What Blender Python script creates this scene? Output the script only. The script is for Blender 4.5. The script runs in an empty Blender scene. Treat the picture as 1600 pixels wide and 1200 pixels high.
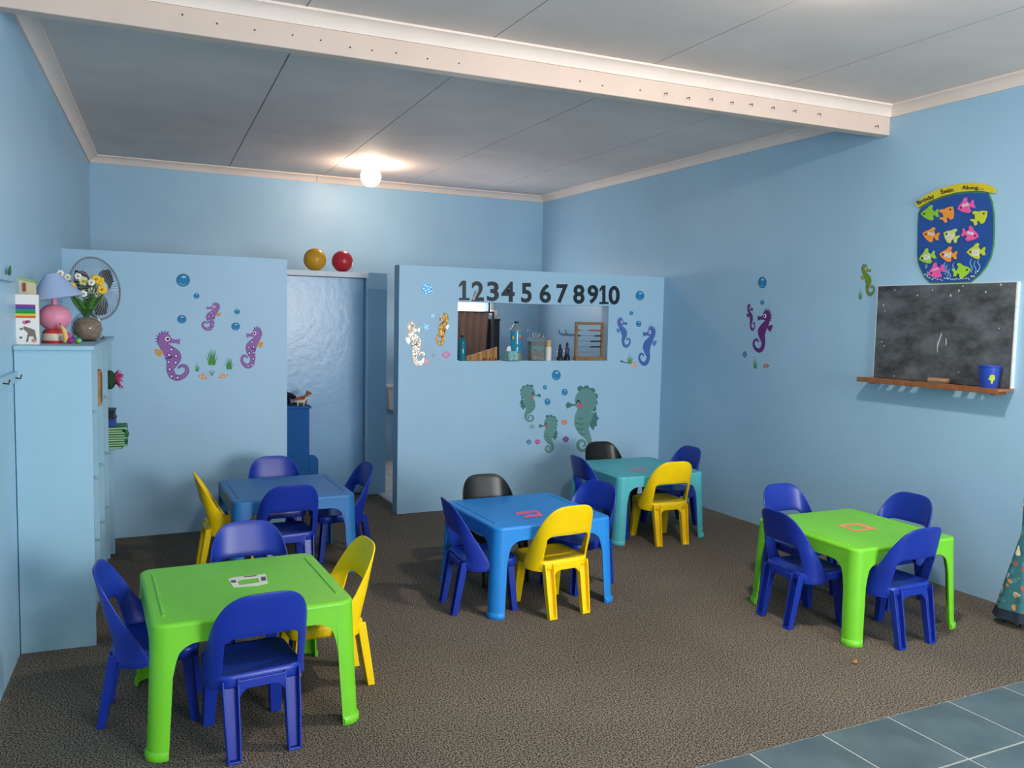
import bpy, bmesh, math, random
from mathutils import Vector, Matrix
random.seed(7)
scene = bpy.context.scene
COL = scene.collection

# ------------------------------------------------------------------ camera
CAM_F, CAM_YAW, CAM_PITCH, CAM_ROLL, CAM_H = 1320.93, 0.452, 0.0772, 0.0207, 1.45
_F = Vector((math.sin(CAM_YAW)*math.cos(CAM_PITCH), math.cos(CAM_YAW)*math.cos(CAM_PITCH), -math.sin(CAM_PITCH)))
_R0 = Vector((math.cos(CAM_YAW), -math.sin(CAM_YAW), 0)); _U0 = _R0.cross(_F)
_R = _R0*math.cos(CAM_ROLL) + _U0*math.sin(CAM_ROLL); _U = _U0*math.cos(CAM_ROLL) - _R0*math.sin(CAM_ROLL)
EYE = Vector((0, 0, CAM_H))
cd = bpy.data.cameras.new('camera'); cam = bpy.data.objects.new('camera', cd); COL.objects.link(cam)
cd.sensor_width = 36; cd.lens = CAM_F/1600*36; cd.clip_start = 0.05
m = Matrix(((_R.x, _U.x, -_F.x), (_R.y, _U.y, -_F.y), (_R.z, _U.z, -_F.z))).to_4x4(); m.translation = EYE
cam.matrix_world = m
scene.camera = cam

# ------------------------------------------------------------------ world, light, exposure
w = bpy.data.worlds.new('sky'); scene.world = w; w.use_nodes = True
bg = w.node_tree.nodes['Background']; bg.inputs[0].default_value = (0.80, 0.90, 1.0, 1); bg.inputs[1].default_value = 2.2
def area(name, loc, rot, sx, sy, power, col):
    l = bpy.data.lights.new(name, 'AREA'); l.shape = 'RECTANGLE'; l.size = sx; l.size_y = sy; l.energy = power; l.color = col
    o = bpy.data.objects.new(name, l); COL.objects.link(o); o.location = loc; o.rotation_euler = rot; return o
# daylight through the wide window in the wall behind the camera
area('window_daylight', (2.9, -3.12, 1.55), (math.radians(90), 0, 0), 2.0, 1.5, 170, (1.0, 0.97, 0.93))
# daylight through the window of the room behind the hatch
area('back_window_daylight', (3.3, 8.0, 1.71), (math.radians(-90), 0, 0), 0.6, 0.36, 5, (0.97, 0.95, 1.0))
vs = scene.view_settings
vs.view_transform = 'Standard'; vs.look = 'None'; vs.gamma = 1.0; vs.use_curve_mapping = False
vs.exposure = 0.46

# ------------------------------------------------------------------ pixel helpers (1600x1200 frame)
def ray(u, v): return _F + _R*((u-800)/CAM_F) - _U*((v-600)/CAM_F)
def on_z(u, v, z): d = ray(u, v); return EYE + d*((z-CAM_H)/d.z)
def on_y(u, v, y): d = ray(u, v); return EYE + d*(y/d.y)
def on_x(u, v, x): d = ray(u, v); return EYE + d*(x/d.x)

# ------------------------------------------------------------------ room numbers (metres)
XR, YP, YB, ZC = 4.2435, 5.8618, 8.0718, 2.75
YF = -3.2
def xl(y): return -0.2149 + 0.0621*(y-YP)          # the left wall runs slightly askew
PT, PTH = 1.8189, 0.11                              # partition height, thickness
PX0, PX1 = 1.1342, 1.9283                           # door gap in the partition
HX0, HX1, HZ0, HZ1 = 2.3863, 3.7049, 1.1241, 1.5663
YT = 2.121                                          # carpet / tile line

# ------------------------------------------------------------------ materials
MATS = {}
def lin(c):
    if isinstance(c, str):
        c = tuple(int(c[i:i+2], 16)/255 for i in (0, 2, 4))
    return tuple((x/12.92 if x <= 0.04045 else ((x+0.055)/1.055)**2.4) for x in c)
def mat(name, col, rough=0.5, var=0.0, scale=8.0, bump=0.0, bscale=60.0, metal=0.0, trans=0.0, emit=0.0, spec=0.5, col2=None, alpha=1.0, ior=1.45, detail=4):
    if name in MATS: return MATS[name]
    M = bpy.data.materials.new(name); M.use_nodes = True; nt = M.node_tree; b = nt.nodes['Principled BSDF']
    c = lin(col)
    b.inputs['Roughness'].default_value = rough; b.inputs['Metallic'].default_value = metal
    b.inputs['Transmission Weight'].default_value = trans; b.inputs['Specular IOR Level'].default_value = spec
    b.inputs['IOR'].default_value = ior; b.inputs['Alpha'].default_value = alpha
    b.inputs['Base Color'].default_value = (*c, 1)
    tc = nt.nodes.new('ShaderNodeTexCoord')
    if var > 0 or col2:
        n = nt.nodes.new('ShaderNodeTexNoise'); n.inputs['Scale'].default_value = scale; n.inputs['Detail'].default_value = detail
        nt.links.new(tc.outputs['Object'], n.inputs['Vector'])
        r = nt.nodes.new('ShaderNodeValToRGB'); r.color_ramp.elements[0].position = 0.3; r.color_ramp.elements[1].position = 0.7
        c2 = lin(col2) if col2 else tuple(min(1, x*(1+var)) for x in c)
        c1 = c if col2 else tuple(x*(1-var) for x in c)
        r.color_ramp.elements[0].color = (*c1, 1); r.color_ramp.elements[1].color = (*c2, 1)
        nt.links.new(n.outputs['Fac'], r.inputs['Fac']); nt.links.new(r.outputs['Color'], b.inputs['Base Color'])
    if bump > 0:
        n2 = nt.nodes.new('ShaderNodeTexNoise'); n2.inputs['Scale'].default_value = bscale; n2.inputs['Detail'].default_value = 3
        nt.links.new(tc.outputs['Object'], n2.inputs['Vector'])
        bp = nt.nodes.new('ShaderNodeBump'); bp.inputs['Strength'].default_value = bump; bp.inputs['Distance'].default_value = 0.01
        nt.links.new(n2.outputs['Fac'], bp.inputs['Height']); nt.links.new(bp.outputs['Normal'], b.inputs['Normal'])
    if emit > 0:
        b.inputs['Emission Color'].default_value = (*c, 1); b.inputs['Emission Strength'].default_value = emit
    MATS[name] = M
    return M
WALL = mat('light blue wall paint', 'a2cae4', 0.42, var=0.035, scale=1.6, bump=0.10, bscale=14)
CEILM = mat('grey white ceiling board', 'ebdcd5', 0.75, var=0.05, scale=3)
TRIMM = mat('cream painted timber', 'dcc6b8', 0.5, var=0.03, scale=5)
WOODM = mat('brown varnished wood', '8a5a34', 0.55, var=0.2, scale=30)
PLAST = {k: mat(k+' moulded plastic', c, r, var=0.03, scale=12, bump=0.04, bscale=160) for k, c, r in [
    ('blue', '18349c', 0.34), ('yellow', 'fcd404', 0.40), ('black', '15130f', 0.30), ('green', '74cc2c', 0.40),
    ('table blue', '1f86d8', 0.42), ('slate blue', '2b74b4', 0.45), ('turquoise', '54b9c4', 0.42)]}
def carpet_material():
    M = bpy.data.materials.new('grey brown loop carpet'); M.use_nodes = True; nt = M.node_tree; b = nt.nodes['Principled BSDF']
    b.inputs['Roughness'].default_value = 0.95; b.inputs['Specular IOR Level'].default_value = 0.1
    tc = nt.nodes.new('ShaderNodeTexCoord')
    n = nt.nodes.new('ShaderNodeTexNoise'); n.inputs['Scale'].default_value = 170; n.inputs['Detail'].default_value = 2
    r = nt.nodes.new('ShaderNodeValToRGB'); r.color_ramp.elements[0].position = 0.40; r.color_ramp.elements[1].position = 0.62
    r.color_ramp.elements[0].color = (*lin('24211b'), 1); r.color_ramp.elements[1].color = (*lin('948a7c'), 1)
    n2 = nt.nodes.new('ShaderNodeTexNoise'); n2.inputs['Scale'].default_value = 1.1; n2.inputs['Detail'].default_value = 3
    mp = nt.nodes.new('ShaderNodeMapRange'); mp.inputs['From Min'].default_value = 0.3; mp.inputs['From Max'].default_value = 0.7
    mp.inputs['To Min'].default_value = 0.82; mp.inputs['To Max'].default_value = 1.12
    mx = nt.nodes.new('ShaderNodeMix'); mx.data_type = 'RGBA'; mx.blend_type = 'MULTIPLY'; mx.inputs['Factor'].default_value = 1
    L = nt.links.new
    L(tc.outputs['Object'], n.inputs['Vector']); L(tc.outputs['Object'], n2.inputs['Vector']); L(n.outputs['Fac'], r.inputs['Fac'])
    L(n2.outputs['Fac'], mp.inputs['Value']); L(r.outputs['Color'], mx.inputs['A']); L(mp.outputs['Result'], mx.inputs['B'])
    L(mx.outputs['Result'], b.inputs['Base Color'])
    bp = nt.nodes.new('ShaderNodeBump'); bp.inputs['Strength'].default_value = 0.4; bp.inputs['Distance'].default_value = 0.006
    L(n.outputs['Fac'], bp.inputs['Height']); L(bp.outputs['Normal'], b.inputs['Normal'])
    return M
CARPET = carpet_material()

# ------------------------------------------------------------------ mesh helpers
class MB:
    def __init__(s): s.v = []; s.f = []
    def add(s, vs, fs):
        n = len(s.v); s.v += [tuple(p) for p in vs]; s.f += [tuple(i+n for i in f) for f in fs]; return s
    def box(s, x0, x1, y0, y1, z0, z1):
        return s.add([(x0,y0,z0),(x1,y0,z0),(x1,y1,z0),(x0,y1,z0),(x0,y0,z1),(x1,y0,z1),(x1,y1,z1),(x0,y1,z1)],
                     [(0,3,2,1),(4,5,6,7),(0,1,5,4),(1,2,6,5),(2,3,7,6),(3,0,4,7)])
    def hexa(s, lo, hi):        # two quads (lists of 4 points, ccw seen from hi)
        return s.add(list(lo)+list(hi), [(3,2,1,0),(4,5,6,7),(0,1,5,4),(1,2,6,5),(2,3,7,6),(3,0,4,7)])
    def prism(s, poly, fn, h0, h1):   # 2-D polygon extruded: fn(a,b,h)->point
        n = len(poly)
        return s.add([fn(a,b,h0) for a,b in poly]+[fn(a,b,h1) for a,b in poly],
                     [tuple(range(n-1,-1,-1)), tuple(range(n,2*n))]+[(i,(i+1)%n,n+(i+1)%n,n+i) for i in range(n)])
    def lathe(s, prof, seg=24, c=(0,0,0), axis=None, cap=True):   # prof: (r,z)
        c = Vector(c); n = len(prof); vs = []
        ax = (axis or Vector((0,0,1))).normalized(); e1 = ax.orthogonal().normalized() if axis else Vector((1,0,0)); e2 = ax.cross(e1)
        for r, z in prof:
            for k in range(seg):
                a = 2*math.pi*k/seg; vs.append(c+ax*z+(e1*math.cos(a)+e2*math.sin(a))*r)
        fs = [(i*seg+k, i*seg+(k+1)%seg, (i+1)*seg+(k+1)%seg, (i+1)*seg+k) for i in range(n-1) for k in range(seg)]
        if cap: fs += [tuple(range(seg-1,-1,-1)), tuple((n-1)*seg+k for k in range(seg))]
        return s.add(vs, fs)
    def tube(s, pts, r, seg=8):
        pts = [Vector(p) for p in pts]; n = len(pts); vs = []; e = None
        for i, p in enumerate(pts):
            t = (pts[min(i+1,n-1)]-pts[max(i-1,0)]).normalized()
            e = t.orthogonal().normalized() if e is None else (e-t*e.dot(t)).normalized()
            g = t.cross(e); rr = r[i] if isinstance(r, (list, tuple)) else r
            for k in range(seg):
                a = 2*math.pi*k/seg; vs.append(p+(e*math.cos(a)+g*math.sin(a))*rr)
        fs = [(i*seg+k, i*seg+(k+1)%seg, (i+1)*seg+(k+1)%seg, (i+1)*seg+k) for i in range(n-1) for k in range(seg)]
        fs += [tuple(range(seg-1,-1,-1)), tuple((n-1)*seg+k for k in range(seg))]
        return s.add(vs, fs)
    def ellipsoid(s, c, rx, ry, rz, seg=16, rings=10):
        vs = [(c[0],c[1],c[2]-rz)]
        for i in range(1, rings):
            t = -math.pi/2+math.pi*i/rings
            for k in range(seg):
                a = 2*math.pi*k/seg; vs.append((c[0]+rx*math.cos(t)*math.cos(a), c[1]+ry*math.cos(t)*math.sin(a), c[2]+rz*math.sin(t)))
        vs.append((c[0],c[1],c[2]+rz)); e = len(vs)-1
        fs = [(0, 1+(k+1)%seg, 1+k) for k in range(seg)]
        for i in range(rings-2):
            fs += [(1+i*seg+k, 1+i*seg+(k+1)%seg, 1+(i+1)*seg+(k+1)%seg, 1+(i+1)*seg+k) for k in range(seg)]
        fs += [(e, 1+(rings-2)*seg+k, 1+(rings-2)*seg+(k+1)%seg) for k in range(seg)]
        return s.add(vs, fs)
    def mesh(s, name, smooth=False):
        me = bpy.data.meshes.new(name); me.from_pydata(s.v, [], s.f)
        bm = bmesh.new(); bm.from_mesh(me); bmesh.ops.recalc_face_normals(bm, faces=bm.faces); bm.to_mesh(me); bm.free()
        if smooth:
            for p in me.polygons: p.use_smooth = True
            if smooth != 'all':
                me.set_sharp_from_angle(angle=math.radians(40))
        return me
    def build(s, name, material, parent=None, smooth=False, bevel=0.0, solid=0.0, seg=2):
        o = bpy.data.objects.new(name, s.mesh(name, smooth)); COL.objects.link(o); o.data.materials.append(material)
        if parent: o.parent = parent
        if solid:
            md = o.modifiers.new('thickness', 'SOLIDIFY'); md.thickness = solid; md.offset = -1
            md = o.modifiers.new('crisp rims', 'EDGE_SPLIT'); md.split_angle = math.radians(45)
        if bevel:
            md = o.modifiers.new('rounded edges', 'BEVEL'); md.width = bevel; md.segments = seg; md.limit_method = 'ANGLE'; md.angle_limit = math.radians(40); md.harden_normals = False
        return o
def tag(o, label, cat=None, group=None, kind=None):
    o['label'] = label
    if cat: o['category'] = cat
    if group: o['group'] = group
    if kind: o['kind'] = kind
    return o
def thing(name, label, cat, loc=(0,0,0), rz=0.0, group=None):
    o = bpy.data.objects.new(name, None); COL.objects.link(o); o.location = loc; o.rotation_euler = (0,0,rz); o.empty_display_size = 0.1
    return tag(o, label, cat, group)
def copy_tree(o, parent=None):
    c = o.copy(); COL.objects.link(c); c.parent = parent
    for ch in list(o.children): copy_tree(ch, c)
    return c
def struct(o, label=None):
    o['kind'] = 'structure'
    if label: o['label'] = label
    return o

# ------------------------------------------------------------------ the room
T = 0.15
# floor: carpet, front tiles, back-room tiles
fl = MB(); fl.box(-0.9, XR+T, YT, YB+T, -0.10, 0.0)
floor = struct(fl.build('floor', CARPET), 'grey brown carpet covering the classroom floor')
GROUT = mat('pale grey grout', 'b4b8b4', 0.9, var=0.1, scale=40)
ft = MB().box(-0.9, XR+T, YF-T, YT, -0.10, -0.0022)
floor2 = struct(ft.build('floor_tiles', GROUT), 'slate blue tiled floor strip in front of the carpet')
TILE = mat('slate blue glazed tile', '46585f', 0.38, col2='5f7278', scale=5, bump=0.05, bscale=9)
tm = MB().box(0.001, 0.323, 0.001, 0.323, 0, 0.010).mesh('tile')
tm.materials.append(TILE)
for i in range(-7, 8):
    for j in range(1, 6):
        x = 1.952+0.331*i+0.0035; y = YT-0.331*j+0.0035
        if x < -0.6 or x+0.324 > XR+0.12: continue
        o = bpy.data.objects.new('tile', tm); COL.objects.link(o); o.parent = floor2
        o.location = (x, y, -0.0105)
bt = MB().box(2.0, XR, YP+PTH, YB, 0.0, 0.004)
floor3 = struct(bt.build('floor_back_room', GROUT), 'pale tiled floor of the room behind the partition')
TILEW = mat('off white floor tile', 'd3d0cf', 0.35, var=0.06, scale=6)
tw = MB().box(0, 0.325, 0, 0.325, 0, 0.006).mesh('tile'); tw.materials.append(TILEW)
for i in range(6):
    for j in range(6):
        o = bpy.data.objects.new('tile', tw); COL.objects.link(o); o.parent = floor3
        o.location = (2.003+0.331*i, YP+PTH+0.004+0.331*j, 0.002)
# walls
def wallquad(name, p, q, z0, z1, n, label, mt=WALL):     # slab from p to q (2-D), thickness along n
    lo = [(*p, z0), (*q, z0), (q[0]+n[0], q[1]+n[1], z0), (p[0]+n[0], p[1]+n[1], z0)]
    return struct(MB().hexa(lo, [(a, b, z1) for a, b, _ in lo]).build(name, mt), label)
wallquad('wall_left', (xl(YF), YF), (xl(YB), YB), 0, ZC, (-T, 0), 'light blue painted left wall')
wallquad('wall_right', (XR, YF), (XR, YB+T), 0, ZC, (T, 0), 'light blue painted right wall')
wb = MB(); WX0, WX1, WZ0, WZ1 = 2.95, 3.645, 1.515, 1.90
wb.box(xl(YB)-T, WX0, YB, YB+T, 0, ZC); wb.box(WX1, XR, YB, YB+T, 0, ZC); wb.box(WX0, WX1, YB, YB+T, 0, WZ0); wb.box(WX0, WX1, YB, YB+T, WZ1, ZC)
struct(wb.build('wall_back', WALL), 'light blue painted back wall')
wf = MB(); wf.box(xl(YF)-T, 1.85, YF-T, YF, 0, ZC); wf.box(3.95, XR, YF-T, YF, 0, ZC); wf.box(1.85, 3.95, YF-T, YF, 0, 0.75); wf.box(1.85, 3.95, YF-T, YF, 2.35, ZC)
struct(wf.build('wall_front', WALL), 'light blue front wall with a wide window')
# window in the back wall
WHITE = mat('white paint', 'eeeeea', 0.45)
GLASS = mat('window glass', 'f4fbff', 0.02, trans=1.0, alpha=0.25)
wn = MB().box(WX0, WX1, YB-0.02, YB+0.04, WZ0-0.03, WZ0); wn.box(WX0, WX1, YB-0.02, YB+0.04, WZ1, WZ1+0.03)
wn.box(WX0-0.03, WX0, YB-0.02, YB+0.04, WZ0-0.03, WZ1+0.03); wn.box(WX1, WX1+0.03, YB-0.02, YB+0.04, WZ0-0.03, WZ1+0.03)
win = struct(wn.build('window_1', WHITE), 'bright window glimpsed through the hatch')
for k in range(2):
    x = WX0+0.005+k*0.345
    MB().box(x, x+0.338, YB+0.02, YB+0.026, WZ0+0.005, WZ1-0.005).build('pane', GLASS, win)
# partition
pl = MB().box(xl(YP)-0.02, PX0, YP, YP+PTH, 0, PT)
struct(pl.build('wall_partition_left', WALL), 'low light blue partition wall left of the doorway')
pr = MB().box(PX1, HX0, YP, YP+PTH, 0, PT); pr.box(HX1, XR, YP, YP+PTH, 0, PT); pr.box(HX0, HX1, YP, YP+PTH, 0, HZ0); pr.box(HX0, HX1, YP, YP+PTH, HZ1, PT)
struct(pr.build('wall_partition_right', WALL), 'low light blue partition wall with the serving hatch')
# low cubicle behind the gap with its door
YD = 6.6
cw = MB().box(xl(YD), 1.10, YD, YD+0.10, 0, 1.79); cw.box(1.915, 2.07, YD, YD+0.10, 0, 1.79);
cw.box(1.97, 2.07, YD+0.10, YB, 0, 1.79)
struct(cw.build('wall_cubicle', WALL), 'low light blue cubicle wall behind the doorway')
DOORM = mat('glossy pale blue door paint', '86b2d6', 0.24, var=0.06, scale=3, bump=0.12, bscale=22)
door = struct(MB().box(1.10, 1.895, YD+0.055, YD+0.092, 0.012, 1.745).build('door_1', DOORM, bevel=0.003), 'glossy pale blue closed door under the two balls')
FR = mat('off white door frame', 'd9dfe6', 0.4)
MB().box(1.10, 1.915, YD-0.006, YD+0.10, 1.747, 1.7902).build('frame_head', FR, door, bevel=0.003)
MB().box(1.897, 1.915, YD-0.006, YD+0.10, 0.0, 1.747).build('frame_jamb', WALL, door, bevel=0.003)
# ceiling boards
cb = MB().box(-1.0, XR+T, YF-T, YB+T, ZC+0.012, ZC+0.08)
ceil = struct(cb.build('ceiling', mat('grey joint', 'a8a8a8', 0.9)), 'grey white boarded ceiling')
def beam_y(x): return 3.815+(3.657-3.815)*(x+0.40)/4.6435
rear = [(-0.42, -0.06), (0.84, 1.045), (1.70, 1.885), (2.615, 2.70), (3.50, 3.55), (XR, XR)]
for k in range(5):
    (a0, a1), (b0, b1) = rear[k], rear[k+1]; g = 0.003; h = 0.005 if k == 0 else 0.003
    ya0, yb0 = beam_y(a0)+0.05, beam_y(b0)+0.05
    lo = [(a0+g, ya0, ZC), (b0-h, yb0, ZC), (b1-h, YB, ZC), (a1+g, YB, ZC)]
    MB().hexa(lo, [(x, y, ZC+0.012) for x, y, _ in lo]).build('ceiling_board', CEILM, ceil)
front = [-0.75, 0.80, 1.66, 2.535, 3.375, XR]
for k in range(5):
    a, b = front[k]+0.003, front[k+1]-0.003
    lo = [(a, YF, ZC), (b, YF, ZC), (b, beam_y(b)+0.04, ZC), (a, beam_y(a)+0.04, ZC)]
    MB().hexa(lo, [(x, y, ZC+0.012) for x, y, _ in lo]).build('ceiling_board', CEILM, ceil)
# cornices
CORNM = mat('cream cornice paint', 'f4e2d6', 0.55, var=0.03, scale=5)
COVE = [(0, -0.062), (0.010, -0.062), (0.014, -0.050), (0.030, -0.026), (0.050, -0.013), (0.060, -0.010), (0.060, 0), (0, 0)]
def cornice(name, p, q, n, label, k=1.0):
    p, q, n = Vector((*p, ZC)), Vector((*q, ZC)), Vector((*n, 0)).normalized()
    b = MB(); L = len(COVE)
    vs = [p+n*a*k+Vector((0,0,z*k)) for a, z in COVE]+[q+n*a*k+Vector((0,0,z*k)) for a, z in COVE]
    b.add(vs, [tuple(range(L)), tuple(range(2*L-1, L-1, -1))]+[(i, (i+1)%L, L+(i+1)%L, L+i) for i in range(L)])
    return struct(b.build(name, CORNM, smooth=True), label)
cornice('trim_1', (xl(YB), YB), (1.83, YB), (0,-1), 'cream cornice on the back wall, left length')
cornice('trim_2', (1.834, YB), (XR, YB), (0,-1), 'cream cornice on the back wall, right length')
cornice('trim_3', (xl(3.8), 3.8), (xl(YB), YB), (1,-0.0621), 'cream cornice on the left wall', 1.15)
cornice('trim_4', (XR, 3.72), (XR, YB), (-1,0), 'cream cornice on the right wall behind the beam')
cornice('trim_5', (XR, YF), (XR, 3.66), (-1,0), 'cream cornice on the right wall before the beam')
cornice('trim_6', (xl(3.8), beam_y(xl(3.8))), (XR, beam_y(XR)), (-0.034,-1), 'cream cornice along the front of the ceiling beam')
bx0 = xl(3.8)
lo = [(bx0, beam_y(bx0), 2.584), (XR, beam_y(XR), 2.584), (XR, beam_y(XR)+0.07, 2.584), (bx0, beam_y(bx0)+0.07, 2.584)]
beam = struct(MB().hexa(lo, [(x, y, ZC) for x, y, _ in lo]).build('ceiling_beam', TRIMM, bevel=0.004), 'cream timber beam across the ceiling with a row of nails')
NAIL = mat('dark nail steel', '4a4038', 0.5, metal=0.8)
for u, v, big in [(285,23,0),(339,37,0),(398,47,0),(457,55,0),(501,63,0),(547,74,0),(581,79,0),(619,83,0),(668,92,0),(717,99,0),(906,127,0),(941,134,0),(1000,141,0),
                  (1038,148,1),(1073,155,1),(1109,157,1),(1141,162,1),(1171,165,1),(1205,170,1),(1239,175,1),(1277,180,1),(1367,199,1)]:
    d = ray(u, v)
    # beam front plane
    n = Vector((0.034, 1, 0)).normalized(); p0 = Vector((bx0, beam_y(bx0), 0)); t = (p0-EYE).dot(n)/d.dot(n); p = EYE+d*t
    if big: MB().tube([p+Vector((0,0.02,0.004)), p+Vector((0.002,-0.022,0.006)), p+Vector((-0.004,-0.03,-0.010))], 0.0022, 6).build('nail', NAIL, beam)
    else: MB().tube([p+Vector((0,0.01,0)), p+Vector((0,-0.004,0))], 0.0035, 6).build('nail', NAIL, beam)
# light fittings
GLOBE = mat('lit opal globe', 'ffe2c8', 0.4, emit=48)
GLOBE2 = mat('lit opal dome', 'fff0e2', 0.4, emit=290)
def ceiling_lamp(x, y, label, gm, r=0.085):
    t = thing('ceiling_lamp', label, 'lamp', (x, y, ZC))
    MB().lathe([(0.055,0),(0.055,-0.012),(0.048,-0.022),(0.036,-0.028)], 24).build('lamp_holder', WHITE, t, smooth=True)
    prof = [(0.034, -0.02), (0.036, -0.034)]
    cz = -0.03-r*0.93
    for i in range(1, 12):
        a = math.radians(66-i*13); prof.append((r*math.cos(a), cz+r*math.sin(a)))
    prof.append((0.004, cz-r))
    MB().lathe(prof, 28).build('globe', gm, t, smooth='all')
    return t
ceiling_lamp(2.10, 7.19, 'glowing round globe lamp on the ceiling near the back wall', GLOBE)
t = thing('ceiling_light', 'lit flush dome light on the ceiling in front of the beam', 'lamp', (2.48, 2.27, ZC))
MB().lathe([(0.0,0.0),(0.118,0.0),(0.120,-0.006),(0.112,-0.014),(0.0,-0.014)], 32, cap=False).build('base_ring', WHITE, t, smooth=True)
MB().lathe([(0.108,-0.013),(0.100,-0.024),(0.080,-0.034),(0.050,-0.041),(0.002,-0.044)], 32).build('diffuser', GLOBE2, t, smooth='all')

# ------------------------------------------------------------------ toddler chair
def cosp(t, e): return math.copysign(abs(math.cos(t))**e, math.cos(t))
def sinp(t, e): return math.copysign(abs(math.sin(t))**e, math.sin(t))
def make_chair():
    r = thing('toddler_chair', 'blue plastic toddler chair', 'chair')
    # back shell: a U in plan, sloping down towards the front
    N = 40; W, D, YBK = 0.163, 0.106, -0.132; ZS, ZTOP, ZO = 0.222, 0.555, 0.405
    cols = []
    def pos(th, z):
        e = 2/3.3
        wz = W*(0.985+0.05*max(0, (ZO-z)/0.16)) if z < ZO else W*(0.985-0.05*((z-ZO)/0.15)**2)
        lean = 0.06*max(0, (z-0.26)/0.29)**1.15
        Dz = D+0.066*min(1, max(0, (0.372-z)/0.12))
        return (wz*sinp(th, e), YBK-lean+Dz*(1-abs(math.cos(th))**e), z)
    th0 = None
    for i in range(N+1):
        th = math.radians(-84+168*i/N)
        q = 1-abs(math.cos(th))**(2/3.3)
        zt = ZTOP-0.275*q**1.15
        # flap bottom rises at the front end
        a = abs(math.degrees(th)); zl = ZS+0.012*max(0, (a-74)/10)**2
        cols.append((th, zl, zt))
    HALF = [i for i, (th, _, _) in enumerate(cols) if abs(math.degrees(th)) < 39]
    b = MB(); idx = {}
    KU, KL = 6, 6
    for i, (th, zl, zt) in enumerate(cols):
        a = abs(math.degrees(th))
        zs = min(ZO, zl+0.55*(zt-zl))
        if i in HALF:
            e = (a/39.0)**6; zs = ZO-0.022*e
        elif a < 43: zs = ZO-0.030
        cols[i] = (th, zl, zs, zt)
    for i, (th, zl, zs, zt) in enumerate(cols):
        for k in range(KU+1):
            idx[i, 'u', k] = len(b.v); b.v.append(pos(th, zs+(zt-zs)*k/KU))
        for k in range(KL):
            idx[i, 'l', k] = len(b.v); b.v.append(pos(th, zl+(zs-zl)*k/KL))
        idx[i, 'l', KL] = idx[i, 'u', 0]
    for i in range(N):
        for k in range(KU): b.f.append((idx[i,'u',k], idx[i+1,'u',k], idx[i+1,'u',k+1], idx[i,'u',k+1]))
        if not (i in HALF and i+1 in HALF):
            for k in range(KL): b.f.append((idx[i,'l',k], idx[i+1,'l',k], idx[i+1,'l',k+1], idx[i,'l',k+1]))
    used = sorted({j for f in b.f for j in f}); mp = {j: n for n, j in enumerate(used)}
    b.v = [b.v[j] for j in used]; b.f = [tuple(mp[j] for j in f) for f in b.f]
    bk = b.build('backrest', PLAST['blue'], r, smooth='all')
    md = bk.modifiers.new('thickness', 'SOLIDIFY'); md.thickness = 0.007; md.offset = 0
    md = bk.modifiers.new('rounded edges', 'BEVEL'); md.width = 0.0025; md.segments = 2; md.limit_method = 'ANGLE'; md.angle_limit = math.radians(50)
    # seat with a soft dish and rolled front
    out = []
    for (cx, cy, rr, a0) in [(0.098, 0.105, 0.045, 0), (-0.098, 0.105, 0.045, 90), (-0.094, -0.078, 0.050, 180), (0.094, -0.078, 0.050, 270)]:
        for k in range(7):
            a = math.radians(a0+15*k); out.append((cx+rr*math.cos(a), cy+rr*math.sin(a)))
    s = MB(); n = len(out); rings = [(1.0, 0.232), (1.012, 0.240), (1.012, 0.262), (1.0, 0.272), (0.96, 0.276), (0.88, 0.273), (0.6, 0.267), (0.25, 0.265)]
    for k, z in rings: s.v += [(x*k, y*k, z) for x, y in out]
    for i in range(len(rings)-1): s.f += [(i*n+j, i*n+(j+1)%n, (i+1)*n+(j+1)%n, (i+1)*n+j) for j in range(n)]
    s.f.append(tuple((len(rings)-1)*n+j for j in range(n))); s.f.append(tuple(range(n-1, -1, -1)))
    s.build('seat', PLAST['blue'], r, smooth='all')
    # legs: moulded channels
    def leg(top, foot, wx, wy, opening, name='leg'):
        # U-shaped section; the channel opens towards `opening` (+1 front, -1 rear)
        t = 0.006; L = MB(); rings = []
        for (cx, cy, z), k in ((top, 1.0), (tuple((top[i]+foot[i])/2 for i in range(3)), 0.93), (foot, 0.80)):
            a, c = wx*k/2, wy*k/2; o = opening
            sec = [(-a, -c*o), (a, -c*o), (a, c*o), (a-t, c*o), (a-t, (-c+t)*o), (-a+t, (-c+t)*o), (-a+t, c*o), (-a, c*o)]
            rings.append([(cx+x, cy+y, z) for x, y in sec])
        for q in rings: L.v += q
        for i in range(2): L.f += [(i*8+j, i*8+(j+1)%8, (i+1)*8+(j+1)%8, (i+1)*8+j) for j in range(8)]
        L.f += [(0,1,4,5), (1,2,3,4), (5,6,7,0), (16,17,20,21), (17,18,19,20), (21,22,23,16)]
        fx, fy, _ = foot; a, c = wx*0.40, wy*0.40
        L.box(fx-a+0.002, fx+a-0.002, fy-c+0.002, fy+c-0.001, 0.0, 0.007)
        return L.build(name, PLAST['blue'], r, bevel=0.0018)
    for sx in (-1, 1):
        leg((0.101*sx, -0.122, 0.262), (0.098*sx, -0.168, 0.0), 0.054, 0.034, -1)
        leg((0.108*sx, 0.112, 0.255), (0.118*sx, 0.140, 0.0), 0.048, 0.034, 1)
    # rails under the seat with arched lower edges
    rail = MB()
    pts = []
    for k in range(13):
        x = -0.078+0.156*k/12; q = max(0, (abs(x)-0.045)/0.033); pts.append((x, 0.228-0.036*q**2))
    poly = pts+[(0.078, 0.258), (-0.078, 0.258)]
    rail.prism(poly, lambda a, z, h: (a, h, z), -0.142, -0.118)
    rail.build('rear_rail', PLAST['blue'], r, bevel=0.002)
    fr = MB().prism(poly, lambda a, z, h: (a*1.15, h, z), 0.118, 0.132)
    fr.build('front_rail', PLAST['blue'], r, bevel=0.002)
    return r
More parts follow.
